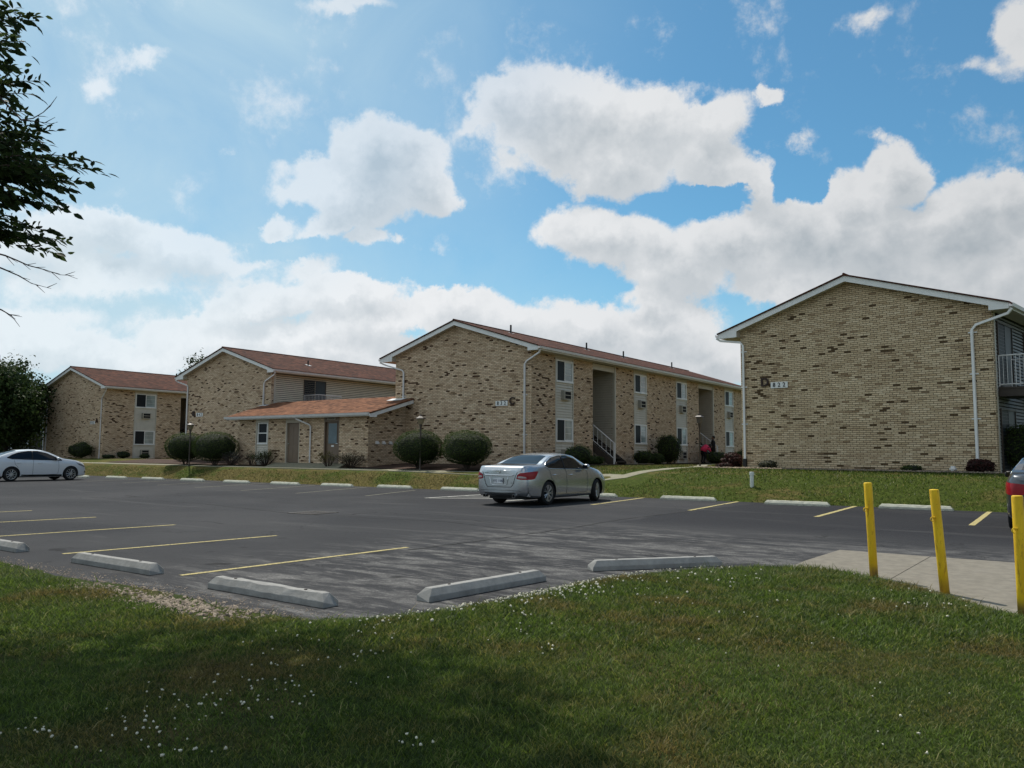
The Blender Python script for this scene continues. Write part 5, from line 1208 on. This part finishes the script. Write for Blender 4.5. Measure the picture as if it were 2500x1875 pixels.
twiggy(806,39.3,.55,.80,'yellow-green shrub hiding the foot of the glazed door',leafm('yellowish_leaves',(.07,.075,.015),(.20,.19,.05),.25),24,520,16)
twiggy(858,38.6,.95,.75,'wide brown twiggy shrub right of the glazed door',LEAF_TWIG,25,700,44)
# along the window side of the middle block
small_shrub(1412,36.5,.78,.95,'dome-shaped shrub behind the front of the silver car',LEAF_BUSH,31,n=3000,ls=.05)
def side_shrub(x,y,w,h,label,m,seed,n=1500,ls=.07,name='shrub',group=None): return shrub(name,label,(x,y,fz(x,y)),w,w,h,m,n,ls,group,base=.02,lump=.22,stems=5,seed=seed)
side_shrub(-19.45,34.3,.50,.45,'low dark shrub beside the near staircase',LEAF_BUSH,32)
side_shrub(-19.35,39.6,.55,.75,'small round shrub under the second window column',LEAF_BUSH,33)
side_shrub(-19.35,41.1,.50,.62,'second small shrub left of the tall leafy one',LEAF_BUSH,34)
side_shrub(-19.30,42.7,.72,1.70,'tall leafy shrub beside the third window column',LEAF_BUSH,35,3500)
side_shrub(-18.9,48.9,.55,.70,'low hedge shrub in front of the far staircase',LEAF_BUSH,36,1800)
side_shrub(-18.3,47.8,.70,.75,'low hedge shrub left of the standing person',LEAF_BUSH,37,1800)
side_shrub(-18.7,52.9,.70,.85,'dark shrub under the last window column',LEAF_BUSH,38,1800)
side_shrub(-11.50,31.6,.40,.62,'burgundy shrub at the left corner of the near right block',LEAF_RED,41,1100,.10,'burgundy_shrub')
side_shrub(-11.55,30.75,.30,.24,'low rusty tuft in front of the left burgundy shrub',LEAF_RED,42,600,.07,'burgundy_shrub')
side_shrub(-9.75,30.45,.36,.36,'small tuft just right of the left downspout boot',LEAF_TWIG,43,500,.06)
side_shrub(-4.72,29.72,.34,.24,'flat green tuft at the middle of the blank gable',LEAF_BUSH,44,400,.06)
side_shrub(-2.72,29.35,.38,.46,'burgundy shrub at the right downspout of the near right block',LEAF_RED,45,1500,.08,'burgundy_shrub')
shrub('dark_hedge','tall dark hedge under the balcony at the right edge',(-1.15,31.6,.9),.85,1.5,1.75,LEAF_BUSH,6000,.07,None,base=.0,cat='hedge',seed=46)
# weeds and blocks by the stairs
o=MB()
for i in range(7): o.box(-18.9+.1*math.sin(i),-18.65,36.6+i*.42,36.92+i*.42,.88,.97)
tag(o.build('edging_blocks',PADC),'row of low pale edging blocks beside the near staircase','edging')
# ------------------------------------------------------------------ trees
def tree(name,label,loc,H,crown,trunk_h,m,nleaf,lsize,seed,cat='tree',group=None,clumps=70,tw=.16,gap=.62):
    rr=np.random.default_rng(seed); root=empty(name,loc,0,label,cat,group); rx,ry,rz=crown; cz=H-rz
    b=MB(); lean=rr.normal(size=2)*.15
    b.tube([(0,0,-.2),(lean[0]*.4,lean[1]*.4,trunk_h*.5),(lean[0],lean[1],trunk_h),(lean[0]*1.5,lean[1]*1.5,H*.78)],[tw*1.25,tw,tw*.75,tw*.2],9)
    cs=[]
    for i in range(clumps):
        d=rr.normal(size=3); d/=np.linalg.norm(d); r=.45+.55*rr.random()**.6
        c=np.array([d[0]*rx*r,d[1]*ry*r,cz+d[2]*rz*r]); cs.append(c)
    for c in cs[:26]:
        t0=trunk_h*(.7+.5*rr.random()); a=np.array([lean[0],lean[1],min(t0,H*.7)]); m_=(a+c)/2+np.array([0,0,-.25*rr.random()])
        b.tube([tuple(a),tuple(m_),tuple(c)],[tw*.36,tw*.22,tw*.06],5)
    b.build('trunk',BARK,root,uv=False)
    cs=np.array(cs); k=rr.integers(0,len(cs),nleaf); s=np.array([rx,ry,rz*.85])*.23; dd=rr.normal(size=(nleaf,3)); P=cs[k]+dd*s*gap
    V,F=leaf_quads(P,dd+np.array([0,0,.4]),lsize,.6,.8); ct=rr.random(len(cs)); tint=np.repeat(np.clip(.55*ct[k]+.45*rr.random(nleaf),0,1),4)
    npmesh('crown',V,F,m,root,tint); return root
def wpos(px,Y,z=.8): x,y,_=c2w((px-1250)/1970*Y,Y); return (x,y,z)
tree('broadleaf_tree','tall dark tree at the far left edge beside the far block',wpos(-22,62),8.3,(3.7,3.7,3.7),1.9,LEAF_OAK,15000,.30,51,clumps=120,group='dark trees at far left',gap=.62)
tree('broadleaf_tree','lower bushy dark tree touching the left gutter of the far block',wpos(20,66),6.7,(3.7,3.2,3.1),1.0,LEAF_OAK,12000,.26,52,clumps=80,group='dark trees at far left',gap=.75)
tree('broadleaf_tree','dark tree cut off low at the far left edge',wpos(-75,60),7.6,(3.4,3.2,3.4),1.2,LEAF_OAK,10000,.28,53,clumps=80,group='dark trees at far left',gap=.75)
tree('broadleaf_tree','tree top peeping over the left slope of the 842 roof',wpos(478,82),10.4,(2.6,2.6,3.6),3.,LEAF_OAK,3000,.24,54,clumps=34,gap=.55)
# the near tree: only the tips of its right-hand limbs reach into the picture
def near_tree():
    rr=np.random.default_rng(77); X0,Y0=-8.4,9.4; x,y,_=c2w(X0,Y0); root=empty('ash_tree',(x,y,0),0,'dark leafy tree whose branch tips enter at the top left corner','tree')
    W=lambda X,Y,z: Vector((*[a-b_ for a,b_ in zip(c2w(X,Y)[:2],(x,y))],z))
    b=MB(); b.tube([W(X0,Y0,-.2),W(X0+.1,Y0,2.2),W(X0+.3,Y0-.1,4.5),W(X0+.9,Y0-.2,8.)],[.24,.19,.15,.07],12)
    twigs=[]
    Yl=7.6
    def pxp(px,py,Y=Yl):
        k=Y/1970; return ((px-1262)*k,Y,EYE+(1103-py)*k*1.0)
    # limbs towards the picture edge, given as start / end points in metres
    ends=[(215,400),(188,372),(165,455),(200,440),(150,505),(128,560),(100,575),(160,585),(60,545),(25,560),(98,300),(80,345),(65,290),(75,170),(50,205),(35,250),(20,66),(8,90),(45,12),(0,15),(-10,130),(50,330),(30,390),(60,430),(10,470),(90,400),(120,420),(20,280),(10,215),(55,490),(105,480),(5,340),(15,520),(40,455),(140,380),(80,375)]
    for i,(px,py) in enumerate(ends):
        Yv=Yl+rr.normal()*.35; e=pxp(px,py,Yv); st=pxp(px-170-60*rr.random(),py-25+50*rr.random()-(20 if py>400 else -10),Yv+.2)
        twigs.append((st,e))
        for q in range(1 if py<250 else 2):
            o1=rr.normal(size=3)*np.array([.06,.22,.09]); e2=np.array(e)+o1-np.array([.16+.26*rr.random(),0,0]); twigs.append((tuple(np.array(st)+o1*.6),tuple(e2)))
    for i in range(520):  # the rest of the crown, outside the picture
        d=rr.normal(size=3); d/=np.linalg.norm(d); r=.55+.45*rr.random()
        c=np.array([-7.75+3.0*d[0]*r*.95,8.6+2.6*d[1]*r,6.6+3.3*d[2]*r])
        if c[0]>(-1250+10)/1970*c[1]-.55: c[0]=(-1240)/1970*c[1]-.55-.5*rr.random()
        if c[2]<3.35+.0*c[0]: continue
        e=c+np.array([.30+.1*rr.random(),rr.normal()*.2,rr.normal()*.15]); twigs.append((tuple(c),tuple(e)))
    for i in range(620):  # added unseen upper crown, leaning over to cast the lower-left lawn shadow
        d=rr.normal(size=3); d/=np.linalg.norm(d); r=.3+.7*rr.random()
        c=np.array([-5.0+2.6*d[0]*r,10.3+1.9*d[1]*r,9.9+1.5*d[2]*r])
        if c[2]<EYE+.60*c[1]+.55: c[2]=EYE+.60*c[1]+.55+.4*rr.random()
        e=c+np.array([.3,rr.normal()*.25,rr.normal()*.2]); twigs.append((tuple(c),tuple(e)))
    for i in range(320):  # more unseen twigs added to deepen the shade at the lower left
        d=rr.normal(size=3); d/=np.linalg.norm(d); r=.3+.7*rr.random(); c=np.array([-6.0+2.3*d[0]*r,8.4+1.7*d[1]*r,9.3+1.3*d[2]*r]); c[2]=max(c[2],EYE+.60*c[1]+.5)
        twigs.append((tuple(c),tuple(c+np.array([.3,rr.normal()*.25,rr.normal()*.2]))))
    for i in range(420):  # unseen canopy added further right, spreading that shade across the near lawn
        d=rr.normal(size=3); d/=np.linalg.norm(d); r=.3+.7*rr.random(); c=np.array([-3.9+1.7*d[0]*r,9.1+1.5*d[1]*r,9.9+1.1*d[2]*r]); c[2]=max(c[2],EYE+.60*c[1]+.6)
        twigs.append((tuple(c),tuple(c+np.array([.3,rr.normal()*.25,rr.normal()*.2]))))
    LP=[];LD=[];tb=MB()
    for (s,e) in twigs:
        s=np.array(s); e=np.array(e); L_=np.linalg.norm(e-s); nl=int(9+L_*22); d=(e-s)/L_
        mid=(s+e)/2+np.array([0,0,.05]); tb.tube([W(*s),W(*mid),W(*e)],[.010,.006,.0025],4,cap=False)
        for k in range(nl):
            t=(k+rr.random()*.5)/nl; p=s*(1-t)+e*t+np.array([0,0,.05*4*t*(1-t)*.5]); side=1 if k%2 else -1
            up=np.array([0,0,1.]); lat=np.cross(d,up); ld=d*(.75+.4*rr.random())+lat*side*(.5+.5*rr.random())+np.array([0,0,rr.normal()*.35+side*.25-.1])
            if rr.random()<.35:  # side shoot with leaves
                q=p+ld/np.linalg.norm(ld)*.16*rr.random(); LP.append(q); LD.append(ld+rr.normal(size=3)*.3)
            LP.append(p); LD.append(ld)
    b.build('trunk',BARK,root,uv=False); 
    tb.tube([W(X0+.3,Y0-.1,4.5),W(-7,8.6,4.9),W(-5.6,7.8,4.7)],[.09,.06,.02],6); tb.tube([W(X0+.2,Y0,3.4),W(-7,8.8,3.9),W(-5.2,8,3.9)],[.07,.05,.02],6); tb.tube([W(X0+.8,Y0-.2,7.5),W(-7,8.5,8.6),W(-5,8,9.4)],[.07,.05,.02],6)
    # bare twigs lower down
    for pts in ([(-80,600),(0,620),(30,632),(60,645),(100,655),(140,668),(175,670)],[(-90,620),(0,655),(40,672),(70,690),(120,703)],[(-60,735),(0,757),(20,768),(52,774)],[(-80,170),(20,272),(50,268),(75,252),(93,235)],[(20,272),(60,276),(102,282)]):
        P=[W(*pxp(px,py,7.2)) for px,py in pts]; n=len(P); tb.tube(P,[.009-.0075*i/(n-1) for i in range(n)],5,cap=False)
        for j in range(1,n-1):
            for q in range(2):
                a=P[j].lerp(P[j+1],rr.random()); dd=(P[j+1]-P[j]).normalized(); e=a+dd*.09+Vector((0,0,rr.normal()*.05)); tb.tube([a,e],[.004,.0018],4,cap=False)
    tb.build('twigs',TWIG,root,uv=False)
    LP=np.array(LP); LD=np.array(LD); LD/=np.linalg.norm(LD,axis=1)[:,None]; n=len(LP)
    nn=np.cross(LD,rr.normal(size=(n,3))*.7+np.array([0,1.,.2])); nn=np.cross(LD,np.cross(nn,LD)); nn/=np.linalg.norm(nn,axis=1)[:,None]+1e-9
    wv=np.cross(nn,LD); Ls=(.075+.05*rr.random(n))[:,None]; wd=Ls*(.21+.08*rr.random(n)[:,None])
    base=LP; 
    def pt(t,w,c): return base+LD*Ls*t+wv*wd*w+nn*Ls*c
    V=np.stack([pt(0,0,0),pt(.28,.85,.03),pt(.62,.8,.01),pt(1.02,0,-.12),pt(.62,-.8,.01),pt(.28,-.85,.03),pt(.30,0,-.02),pt(.64,0,-.04)],1)
    c,s=math.cos(YAW),math.sin(YAW); Vw=V.copy(); Vw[...,0]=V[...,0]*c-V[...,1]*s-x; Vw[...,1]=V[...,0]*s+V[...,1]*c-y
    i=np.arange(n)*8; T=[(0,1,6),(0,6,5),(1,2,7),(1,7,6),(5,6,7),(5,7,4),(2,3,7),(7,3,4)]
    F=np.concatenate([np.stack([i+a,i+b2,i+c2],1) for a,b2,c2 in T])
    npmesh('foliage',Vw.reshape(-1,3),F,LEAF_NEAR,root,np.repeat(rr.random(n),8)); return root
near_tree()
# ------------------------------------------------------------------ lamp posts
def lamp(loc,h,label,style='round'):
    root=empty('lamp_post',loc,0,label,'lamp post','lamp posts along the footpath')
    b=MB(); b.lathe([(.055,-.1),(.052,.05),(.038,.08),(.036,h*.72),(.040,h*.73),(.062,h*.80),(.070,h*.805),(.070,h*.82),(.02,h*.822)],12); b.build('pole',METALB,root,uv=False)
    GL=glassy('lantern_glass',(.22,.18,.11),.35,.2)
    if style=='round':
        b=MB(); b.lathe([(.080,h*.822),(.105,h*.83),(.185,h*.918),(.188,h*.92),(.02,h*.921)],8); b.build('lantern',GL,root,uv=False)
        b=MB(); b.lathe([(.25,h*.921),(.24,h*.93),(.10,h*.965),(.05,h*.975),(.05,h*.99),(.035,h),(.001,h+.005)],8); b.build('lamp_cap',METALB,root,uv=False)
    else:
        b=MB(); b.lathe([(.11,h*.822),(.12,h*.83),(.155,h*.93),(.02,h*.931)],4); b.build('lantern',paint('square_lantern',(.10,.085,.07),.6),root,uv=False)
        b=MB(); b.lathe([(.24,h*.931),(.23,h*.945),(.15,h*.965),(.07,h*.975),(.07,h),(.001,h+.005)],4); b.build('lamp_cap',METALB,root,uv=False)
x,y,_=c2w(-.1127*35.5,35.5); lamp((x,y,fz(x,y)),2.45,'slim dark lamp post in front of the middle block, beside its round bushes')
x,y,_=c2w(-.3976*44.,44.); lamp((x,y,fz(x,y)),2.40,'slim dark lamp post in front of the left pair of round bushes')
x,y,_=c2w(.2325*38.4,38.4); lamp((x,y,.90),2.48,'dark lamp post with a square lantern between the two right-hand blocks','square')
# ------------------------------------------------------------------ pipes in the lawn
x,y,_=c2w(7.67,25.9); z=fz(x,y); o=empty('cleanout_pipe',(x,y,z-.03),0,'white plastic standpipe with a cap in the lawn left of the blank gable','pipe')
b=MB(); b.lathe([(.060,0),(.060,.40),(.058,.41)],20); b.build('pipe',PVC,o,uv=False); b=MB(); b.lathe([(.068,.40),(.072,.41),(.072,.50),(.064,.512),(.001,.515)],20); b.build('cap',PVC,o,uv=False)
x,y,_=c2w(14.16,26.0); o=empty('short_pipe',(x,y,fz(x,y)),0,'short white pipe stub left of the right burgundy shrub','pipe'); b=MB(); b.lathe([(.075,-.02),(.075,.10),(.11,.115),(.115,.16),(.07,.165),(.07,.23),(.001,.232)],16); b.build('pipe',WHITE,o,uv=False)
for px,py,lb in ((0,0,''),): pass
# ------------------------------------------------------------------ people
def figure(name,label,joints,edges,rad,m,loc,rz,extra):
    root=empty(name,loc,rz,label,'person')
    me=bpy.data.meshes.new('body'); me.from_pydata([tuple(j) for j in joints],edges,[]); o=bpy.data.objects.new('b',me); C.link(o)
    md=o.modifiers.new('s','SKIN'); sv=me.skin_vertices[0].data
    for i,r in enumerate(rad): sv[i].radius=(r,r) if not isinstance(r,tuple) else r
    sv[0].use_root=True; o.modifiers.new('ss','SUBSURF').levels=2
    bpy.context.view_layer.update(); nm=bpy.data.meshes.new_from_object(o.evaluated_get(bpy.context.evaluated_depsgraph_get())); bpy.data.objects.remove(o)
    nm.materials.clear(); nm.materials.append(m); [setattr(p,'use_smooth',True) for p in nm.polygons]
    bo=bpy.data.objects.new('body',nm); C.link(bo); bo.parent=root; extra(root); return root
def ball(b,c,r,n=12):
    prof=[(max(.001,r[0]*math.sin(math.pi*i/8)),-r[2]*math.cos(math.pi*i/8)) for i in range(9)]
    o=len(b.v); b.lathe(prof,n,(0,0,0)); 
    for i in range(o,len(b.v)): vx,vy,vz=b.v[i]; b.v[i]=(c[0]+vx,c[1]+vy*r[1]/r[0],c[2]+vz)
J=[(0,0,.95),(0,0,1.15),(0,.01,1.36),(0,.0,1.46),(0,.02,1.58),(.17,0,1.38),(.23,-.02,1.12),(.22,-.12,.90),(-.17,0,1.38),(-.22,.03,1.12),(-.21,.05,.86),(.09,0,.88),(.10,-.03,.48),(.11,.03,.08),(.11,-.12,.04),(-.09,0,.88),(-.10,.02,.48),(-.12,.10,.08),(-.12,-.05,.04),(.21,-.16,.83),(-.21,.04,.78)]
E_=[(0,1),(1,2),(2,3),(3,4),(2,5),(5,6),(6,7),(2,8),(8,9),(9,10),(0,11),(11,12),(12,13),(13,14),(0,15),(15,16),(16,17),(17,18),(7,19),(10,20)]
Rd=[.15,.15,.15,.06,.085,.075,.05,.035,.075,.05,.035,.10,.065,.045,.035,.10,.065,.045,.035,.03,.03]
def ex1(root):
    b=MB(); ball(b,(0,.01,1.60),(.088,.10,.125)); b.build('head',SKIN,root,smooth=True,uv=False)
    b=MB(); ball(b,(0,.035,1.64),(.098,.105,.115)); b.build('hair',HAIR,root,smooth=True,uv=False)
    b=MB(); b.lathe([(.22,.72),(.215,.90),(.19,1.10),(.205,1.30),(.15,1.42),(.07,1.46)],16); b.v=[(vx,vy*.72,vz) for vx,vy,vz in b.v]; b.build('long_jacket',CLOTHBLK,root,smooth=True,uv=False)
    for s in(.11,-.12):
        b=MB(); ball(b,(s,-.06 if s>0 else 0.0,.045),(.05,.13,.045)); b.build('shoe',SHOEW,root,smooth=True,uv=False)
x,y,_=c2w(.2490*51.6,51.6); figure('person','person standing in long black clothes at the foot of the far staircase',J,E_,Rd,CLOTHBLK,(x,y,.92),R(-60),ex1)
# stooping person in pink beside the stairs
J2=[(0,0,.78),(.02,-.14,.92),(.03,-.34,1.00),(.03,-.44,1.02),(.03,-.54,1.04),(.20,-.33,.95),(.25,-.40,.70),(.22,-.50,.50),(-.15,-.33,.95),(-.20,-.42,.70),(-.17,-.52,.50),(.10,.02,.74),(.11,-.06,.42),(.11,.06,.08),(.11,-.08,.04),(-.10,.02,.74),(-.11,-.08,.42),(-.11,.04,.08),(-.11,-.10,.04),(.21,-.53,.42),(-.16,-.55,.42)]
def ex2(root):
    b=MB(); ball(b,(.03,-.60,1.06),(.09,.11,.11)); b.build('head',SKIN,root,smooth=True,uv=False)
    b=MB(); ball(b,(.03,-.575,1.10),(.105,.125,.115)); b.build('hair',HAIR,root,smooth=True,uv=False)
    b=MB(); b.tube([(.0,.06,.74),(.01,-.10,.90),(.03,-.30,1.0),(.03,-.44,1.02)],[.185,.20,.20,.09],14); b.tube([(.19,-.32,.96),(.25,-.40,.71)],[.085,.065],8); b.tube([(-.14,-.32,.96),(-.20,-.42,.71)],[.085,.065],8); b.build('top',CLOTHPINK,root,smooth=True,uv=False)
x,y,_=c2w(.2365*50.6,50.6); figure('person','person bending over in a bright pink top beside the far stair railing',J2,E_,Rd,CLOTHBLK,(x,y,.92),R(150),ex2)
# ================================================================== grass, clover, gravel
def make_blades(name,pts,z,hgt,wid,m,tris=1,lean=.5,seed=0,tint=None):
    rr=np.random.default_rng(seed); n=len(pts); a=rr.random(n)*6.283; h=hgt*(.55+.9*rr.random(n)); w=wid*(.7+.6*rr.random(n))
    lx=np.cos(a)*lean*h*(.3+rr.random(n)); ly=np.sin(a)*lean*h*(.3+rr.random(n)); b2=rr.random(n)*6.283; wx=np.cos(b2)*w/2; wy=np.sin(b2)*w/2
    P=np.stack([pts[:,0],pts[:,1],z-.004],1); t=rr.random(n) if tint is None else tint
    if tris==1:
        V=np.stack([P+np.stack([-wx,-wy,0*h],1),P+np.stack([wx,wy,0*h],1),P+np.stack([lx,ly,h],1)],1).reshape(-1,3); i=np.arange(n)*3; F=np.stack([i,i+1,i+2],1); T=np.repeat(t,3)
    else:
        mid=np.stack([lx*.35,ly*.35,h*.6],1); q=.75
        V=np.stack([P+np.stack([-wx,-wy,0*h],1),P+np.stack([wx,wy,0*h],1),P+mid+np.stack([wx*q,wy*q,0*h],1),P+mid-np.stack([wx*q,wy*q,0*h],1),P+np.stack([lx,ly,h*.95],1)],1).reshape(-1,3)
        i=np.arange(n)*5; F=np.concatenate([np.stack([i,i+1,i+2],1),np.stack([i,i+2,i+3],1),np.stack([i+3,i+2,i+4],1)]); T=np.repeat(t,5)
    o=npmesh(name,V,F,m,tint=T); tag(o,kind='stuff'); return o
def cone_pts(n,Y0,Y1,marg=1.0,pw=1.,rr=rng):
    Y=Y0+(Y1-Y0)*rr.random(n)**pw; X=(rr.random(n)*2-1)*(Y*.68+marg); x=X*math.cos(YAW)-Y*math.sin(YAW); y=X*math.sin(YAW)+Y*math.cos(YAW); return np.stack([x,y],1),X,Y
# gravel patch region (bare of grass)
def bare(p):
    x,y=p[:,0],p[:,1]; w=vnoise(x,y,4,7)*.16
    e=edist(x,y)
    strip_=np.clip(1-(e-(.20+.30*sstep(-9.3,-7.3,x)*sstep(-5.2,-6.2,x)+w))/.12,0,1)*sstep(-5.3,-5.9,x)*sstep(-11.6,-9.5,x)
    return np.maximum(strip_,np.clip(1-(e-.03-.05*(vnoise(x,y,6,3)+.3)*(x<-5))/.04,0,1))
for (n,y0,y1,h,w,sd,tr) in ((190000,2.6,5.6,.026,.0050,1,2),(190000,5.6,9.0,.034,.0075,2,2),(90000,9.0,15.,.042,.010,3,1)):
    p,X,Y=cone_pts(int(n*1.35),y0,y1,2.3,.9,np.random.default_rng(sd)); k=inside(p[:,0],p[:,1]); p=p[k]; keep=rng.random(len(p))>bare(p)*.97; p=p[keep]
    # thinner where dry
    z=near_z(p[:,0],p[:,1]); cn=vnoise(p[:,0],p[:,1],9,5)*.6+vnoise(p[:,0],p[:,1],23,8)*.5; hh=h*(1+.30*vnoise(p[:,0],p[:,1],1.3,9)+.32*cn); rs=np.random.default_rng(sd+50); hh=hh*np.where(rs.random(len(p))<.03,1.9,1.); tn=np.clip(rs.random(len(p))**1.5*.85+.22*cn+.05,0,1); ed=edist(p[:,0],p[:,1]); hh=hh*(1+.35*np.exp(-ed/.12)*(p[:,0]>-5.6))
    make_blades('grass',p,z,hh,w,GRASS,tr,1.15,sd,tn)
# far lawn tufts
rr=np.random.default_rng(5); n=120000; x=-62+66*rr.random(n)**.95; y=24.6+8*rr.random(n); p=np.stack([x,y],1); 
k=(y<25.55+.12*vnoise(x,y,.6,2))|((x>-12.6)&(y<30.2+(-(x+11))*.165))|((y>26.7)&(y<27.0)) | ((x>-17.5)&(x<-13.5)&(y>26.6)); 
inbed=((x>-51)&(x<-13.9)&(y>25.4)&(y<31)); k=k&~(inbed&(y>25.55)&(x<-17.6)); p=p[k]
onpath=(np.abs(p[:,0]+13.1)<.55)&(p[:,1]>26)&(p[:,1]<31); p=p[~onpath]
make_blades('lawn_grass',p,far_z(p[:,0],p[:,1])+.01,.055,.028,GRASSF,1,.9,6)
n=26000; x=-17.5+6*rr.random(n); y=28+26*rr.random(n); k=(x<-11.5-(y-31)*.0)&(x>-17.4); p=np.stack([x,y],1)[k]
pc=np.interp(p[:,1],[26.3,28.2,31,36,41,46],[-13.6,-12.9,-13.3,-14.6,-16.6,-17.6]); p=p[np.abs(p[:,0]-pc)>.52]; make_blades('lawn_grass',p,far_z(p[:,0],p[:,1])+.01,.055,.032,GRASSF,1,.9,8)
# gravel
def chips(name,p,z,smin,smax,m,seed):
    rr=np.random.default_rng(seed); n=len(p); s=smin+(smax-smin)*rr.random(n)**2
    base=np.array([(-1,-.7,0),(1,-.8,0),(1.1,.7,0),(-.9,.9,0),(-.6,-.4,.7),(.7,-.5,.75),(.6,.45,.6),(-.5,.5,.7)])
    a=rr.random(n)*6.28; V=base[None]*s[:,None,None]*(1+.35*rr.normal(size=(n,8,3))); c,sn=np.cos(a)[:,None],np.sin(a)[:,None]
    X=V[...,0]*c-V[...,1]*sn; Y=V[...,0]*sn+V[...,1]*c; V=np.stack([X+p[:,0,None],Y+p[:,1,None],V[...,2]+z[:,None]],2).reshape(-1,3)
    i=np.arange(n)*8; F=np.concatenate([np.stack([i+a_,i+b_,i+c_,i+d_],1) for a_,b_,c_,d_ in ((0,1,5,4),(1,2,6,5),(2,3,7,6),(3,0,4,7),(4,5,6,7))])
    o=npmesh(name,V,F,m,tint=np.repeat(rr.random(n),8)); tag(o,kind='stuff'); return o
rr=np.random.default_rng(9); n=9000; x=-11.8+6.4*rr.random(n); y=4.0+1.0*rr.random(n); p=np.stack([x,y],1); e=edist(x,y)
c1=np.exp(-(((x+6.9)/.85)**2+((y-4.42)/.22)**2)); c2=np.exp(-(((x+8.4)/.6)**2+((y-4.45)/.16)**2)); edge_=np.exp(-((e-.02)/.08)**2)*.05
k=(rr.random(n)<np.clip(c1*1.0+c2*.6+edge_,0,1))&(e>-.25); p=p[k]; chips('gravel',p,np.maximum(near_z(p[:,0],p[:,1]),0)+.002,.006,.021,STONE,10)
rr=np.random.default_rng(12); n=1500; x=-12+7.*rr.random(n); y=4.75+.35*rr.random(n)**2; p=np.stack([x,y],1); chips('gravel',p,np.full(n,.002),.003,.008,STONE,13)
rr=np.random.default_rng(15); n=2600; t=rr.random(n); x=-12.2+10.*t; y=31.0-1.6*t*.93-rr.random(n)*1.0; p=np.stack([x,y],1); chips('gravel',p,far_z(x,y)+.045,.015,.05,stones('bed_stones',(.30,.24,.18)),16)
# clover heads
def clover(P,seed):
    rr=np.random.default_rng(seed); bm=bmesh.new(); bmesh.ops.create_icosphere(bm,subdivisions=1,radius=1); bv=np.array([v.co[:] for v in bm.verts]); bf=np.array([[v.index for v in f.verts] for f in bm.faces]); bm.free()
    n=len(P); s=np.where(np.hypot(P[:,0],P[:,1])>6.4,.0095,.0066)*(.55+.7*rr.random(n)); z=near_z(P[:,0],P[:,1])+.030+.020*rr.random(n)
    V=(bv[None]*s[:,None,None]*(1+.30*rr.normal(size=(n,len(bv),1)))*np.array([1,1,.9])+np.stack([P[:,0],P[:,1],z],1)[:,None,:]); 
    F=(bf[None]+np.arange(n)[:,None,None]*len(bv)).reshape(-1,3); t=np.repeat(.5+.5*rr.random(n),len(bv))
    o=npmesh('clover_flowers',V.reshape(-1,3),F,PETAL,tint=t); tag(o,kind='stuff')
def ray_xy(px,py,z=.10):
    d=(Vector(_f)+Vector(_r)*((px-1250)/1970)+Vector(_u)*((937.5-py)/1970)); t=(z-EYE)/d.z; return c2w(d.x*t,d.y*t)[:2]
rr=np.random.default_rng(21); cl=[]
def scatter(cx,cy,sx,sy,n,slope=0.):
    for _ in range(n):
        a=rr.normal()*sx; cl.append(ray_xy(cx+a,cy+a*slope+rr.normal()*sy,.08))
scatter(1310,1448,85,20,210,-.14); scatter(1120,1484,60,16,80,-.22); scatter(1430,1420,80,14,110,-.10); scatter(1620,1398,90,12,40,0); scatter(980,1490,60,12,26,-.2); scatter(920,1530,50,16,18,0); scatter(880,1590,70,30,20,0); scatter(1290,1515,40,8,8,0)
scatter(500,1725,90,35,30,0); scatter(640,1745,70,40,18,0); scatter(760,1640,110,50,26,0); scatter(1500,1450,180,30,30,0); scatter(80,1825,70,14,16,0); scatter(330,1800,70,30,18,0); scatter(420,1860,120,20,12,0); scatter(1270,1565,50,12,8,0); scatter(1320,1600,40,8,6,0); scatter(2250,1480,60,22,22,.1); scatter(1800,1420,90,14,14,0); scatter(1020,1840,30,14,7,0); scatter(2200,1770,90,60,9,0); scatter(1900,1560,160,50,12,0)
cl=np.array(cl); cl=cl[inside(cl[:,0],cl[:,1])]; cl=cl[edist(cl[:,0],cl[:,1])>.02]; clover(cl,22)
